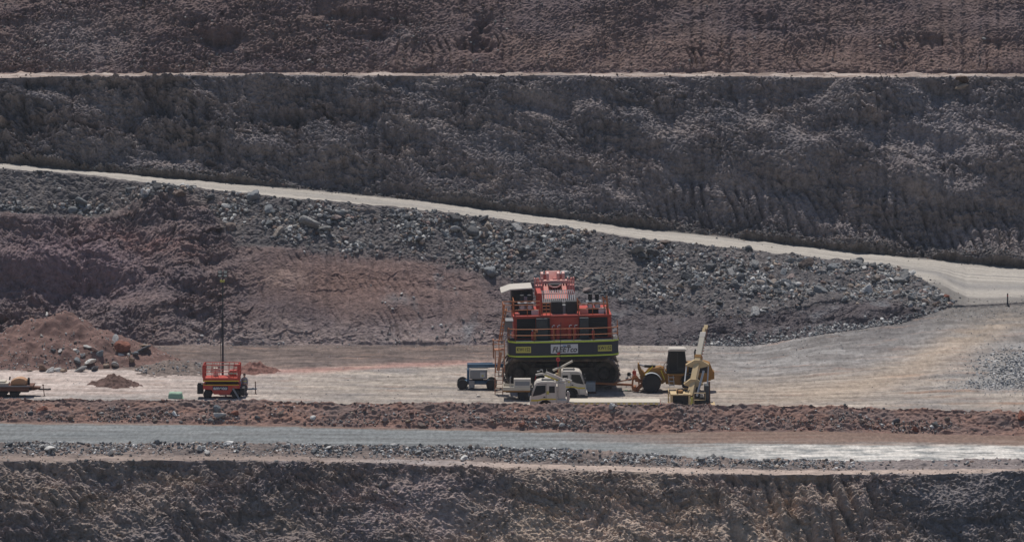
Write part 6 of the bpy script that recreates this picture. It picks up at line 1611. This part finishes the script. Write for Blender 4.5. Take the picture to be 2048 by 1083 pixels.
MB().lathe([(0, 0.15), (0.05, 0.17), (0.55, 0.17), (0.66, 0.12), (0.70, 0.05)], (0, 0, 0), 'z', 18).build('shell', 'red', GC, 0, True)
MB().cyl((0, 0, 0.69), (0, 0, 0.80), 0.04, 8).box(-0.09, 0.09, -0.02, 0.02, 0.76, 0.80).build('valve', 'steel', GC)
c = spot(1258, 760)
PU = thing('pump_unit', (c.x, c.y, 0.03), 'small black pump on a stand left of the dark red gas cylinder', 'pump')
MB().lathe([(-0.16, 0.02), (-0.14, 0.13), (0, 0.17), (0.14, 0.13), (0.16, 0.02)], (0, 0, 0.48), 'z', 16).build('motor', 'black', PU, 0, True)
MB().box(-0.30, 0.30, -0.2, 0.2, 0.0, 0.06).bar((-0.25, 0, 0.05), (-0.05, 0, 0.36), 0.05, 0.05).bar((0.25, 0, 0.05), (0.05, 0, 0.36), 0.05, 0.05).box(-0.28, -0.05, -0.15, 0.15, 0.062, 0.20).build('stand', 'grey', PU)
MB().path([(0.15, 0, 0.48), (0.30, 0, 0.46), (0.36, 0, 0.30)], 0.03, 8).build('outlet_pipe', 'steel', PU, 0, True)
o = MB().path([tuple(spot(px, py, 0.03)) for px, py in ((1238, 779), (1246, 781), (1252, 779), (1257, 781), (1262, 780))], 0.04, 8).build('hose', 'tarp', None, 0, True)
tag(o, 'short green hose on the ground below the orange towing frame', 'hose')
c = spot(957, 793)
o = MB().prism([(-0.20, 0.0), (0.18, 0.0), (0.16, 0.10), (0.05, 0.16), (-0.12, 0.13)], -0.15, 0.15).build('plastic_container', 'white', None, 0.03)
o.location = c; tag(o, 'small white container lying on the ground below the blue boom lift', 'container')
c = surface(2015, 611)
MPO = thing('marker_post', (c.x, c.y, c.z - 0.03), 'dark marker post beside the ramp mouth at the right', 'marker post')
MB().prism([(-0.07, 0), (0.07, 0), (0.055, 1.12), (-0.055, 1.12)], -0.03, 0.03).build('post', 'charcoal', MPO, 0.01)
MB().box(-0.05, 0.05, -0.036, -0.031, 0.86, 0.98).build('reflector', 'redlamp', MPO)
MB().lathe([(0, 0.22), (0.06, 0.20), (0.14, 0.09)], (0, 0, 0), 'z', 14).build('base', 'black', MPO, 0, True)

# ------------------------------------------------------------------ thin dusty air over the pit
hz = MB().box(-330, 330, -420, 160, -24, 58).build('haze', 'white', None)
hm = bpy.data.materials.new('pit_haze'); hm.use_nodes = True
hn_ = hm.node_tree; hn_.nodes.clear()
pv_ = hn_.nodes.new('ShaderNodeVolumePrincipled')
pv_.inputs['Color'].default_value = (0.80, 0.84, 0.92, 1); pv_.inputs['Density'].default_value = 0.00007; pv_.inputs['Anisotropy'].default_value = 0.0
ho = hn_.nodes.new('ShaderNodeOutputMaterial'); hn_.links.new(pv_.outputs[0], ho.inputs['Volume'])
hz.data.materials.clear(); hz.data.materials.append(hm)
tag(hz, 'thin pale dusty air over the whole pit', 'haze', kind='stuff')
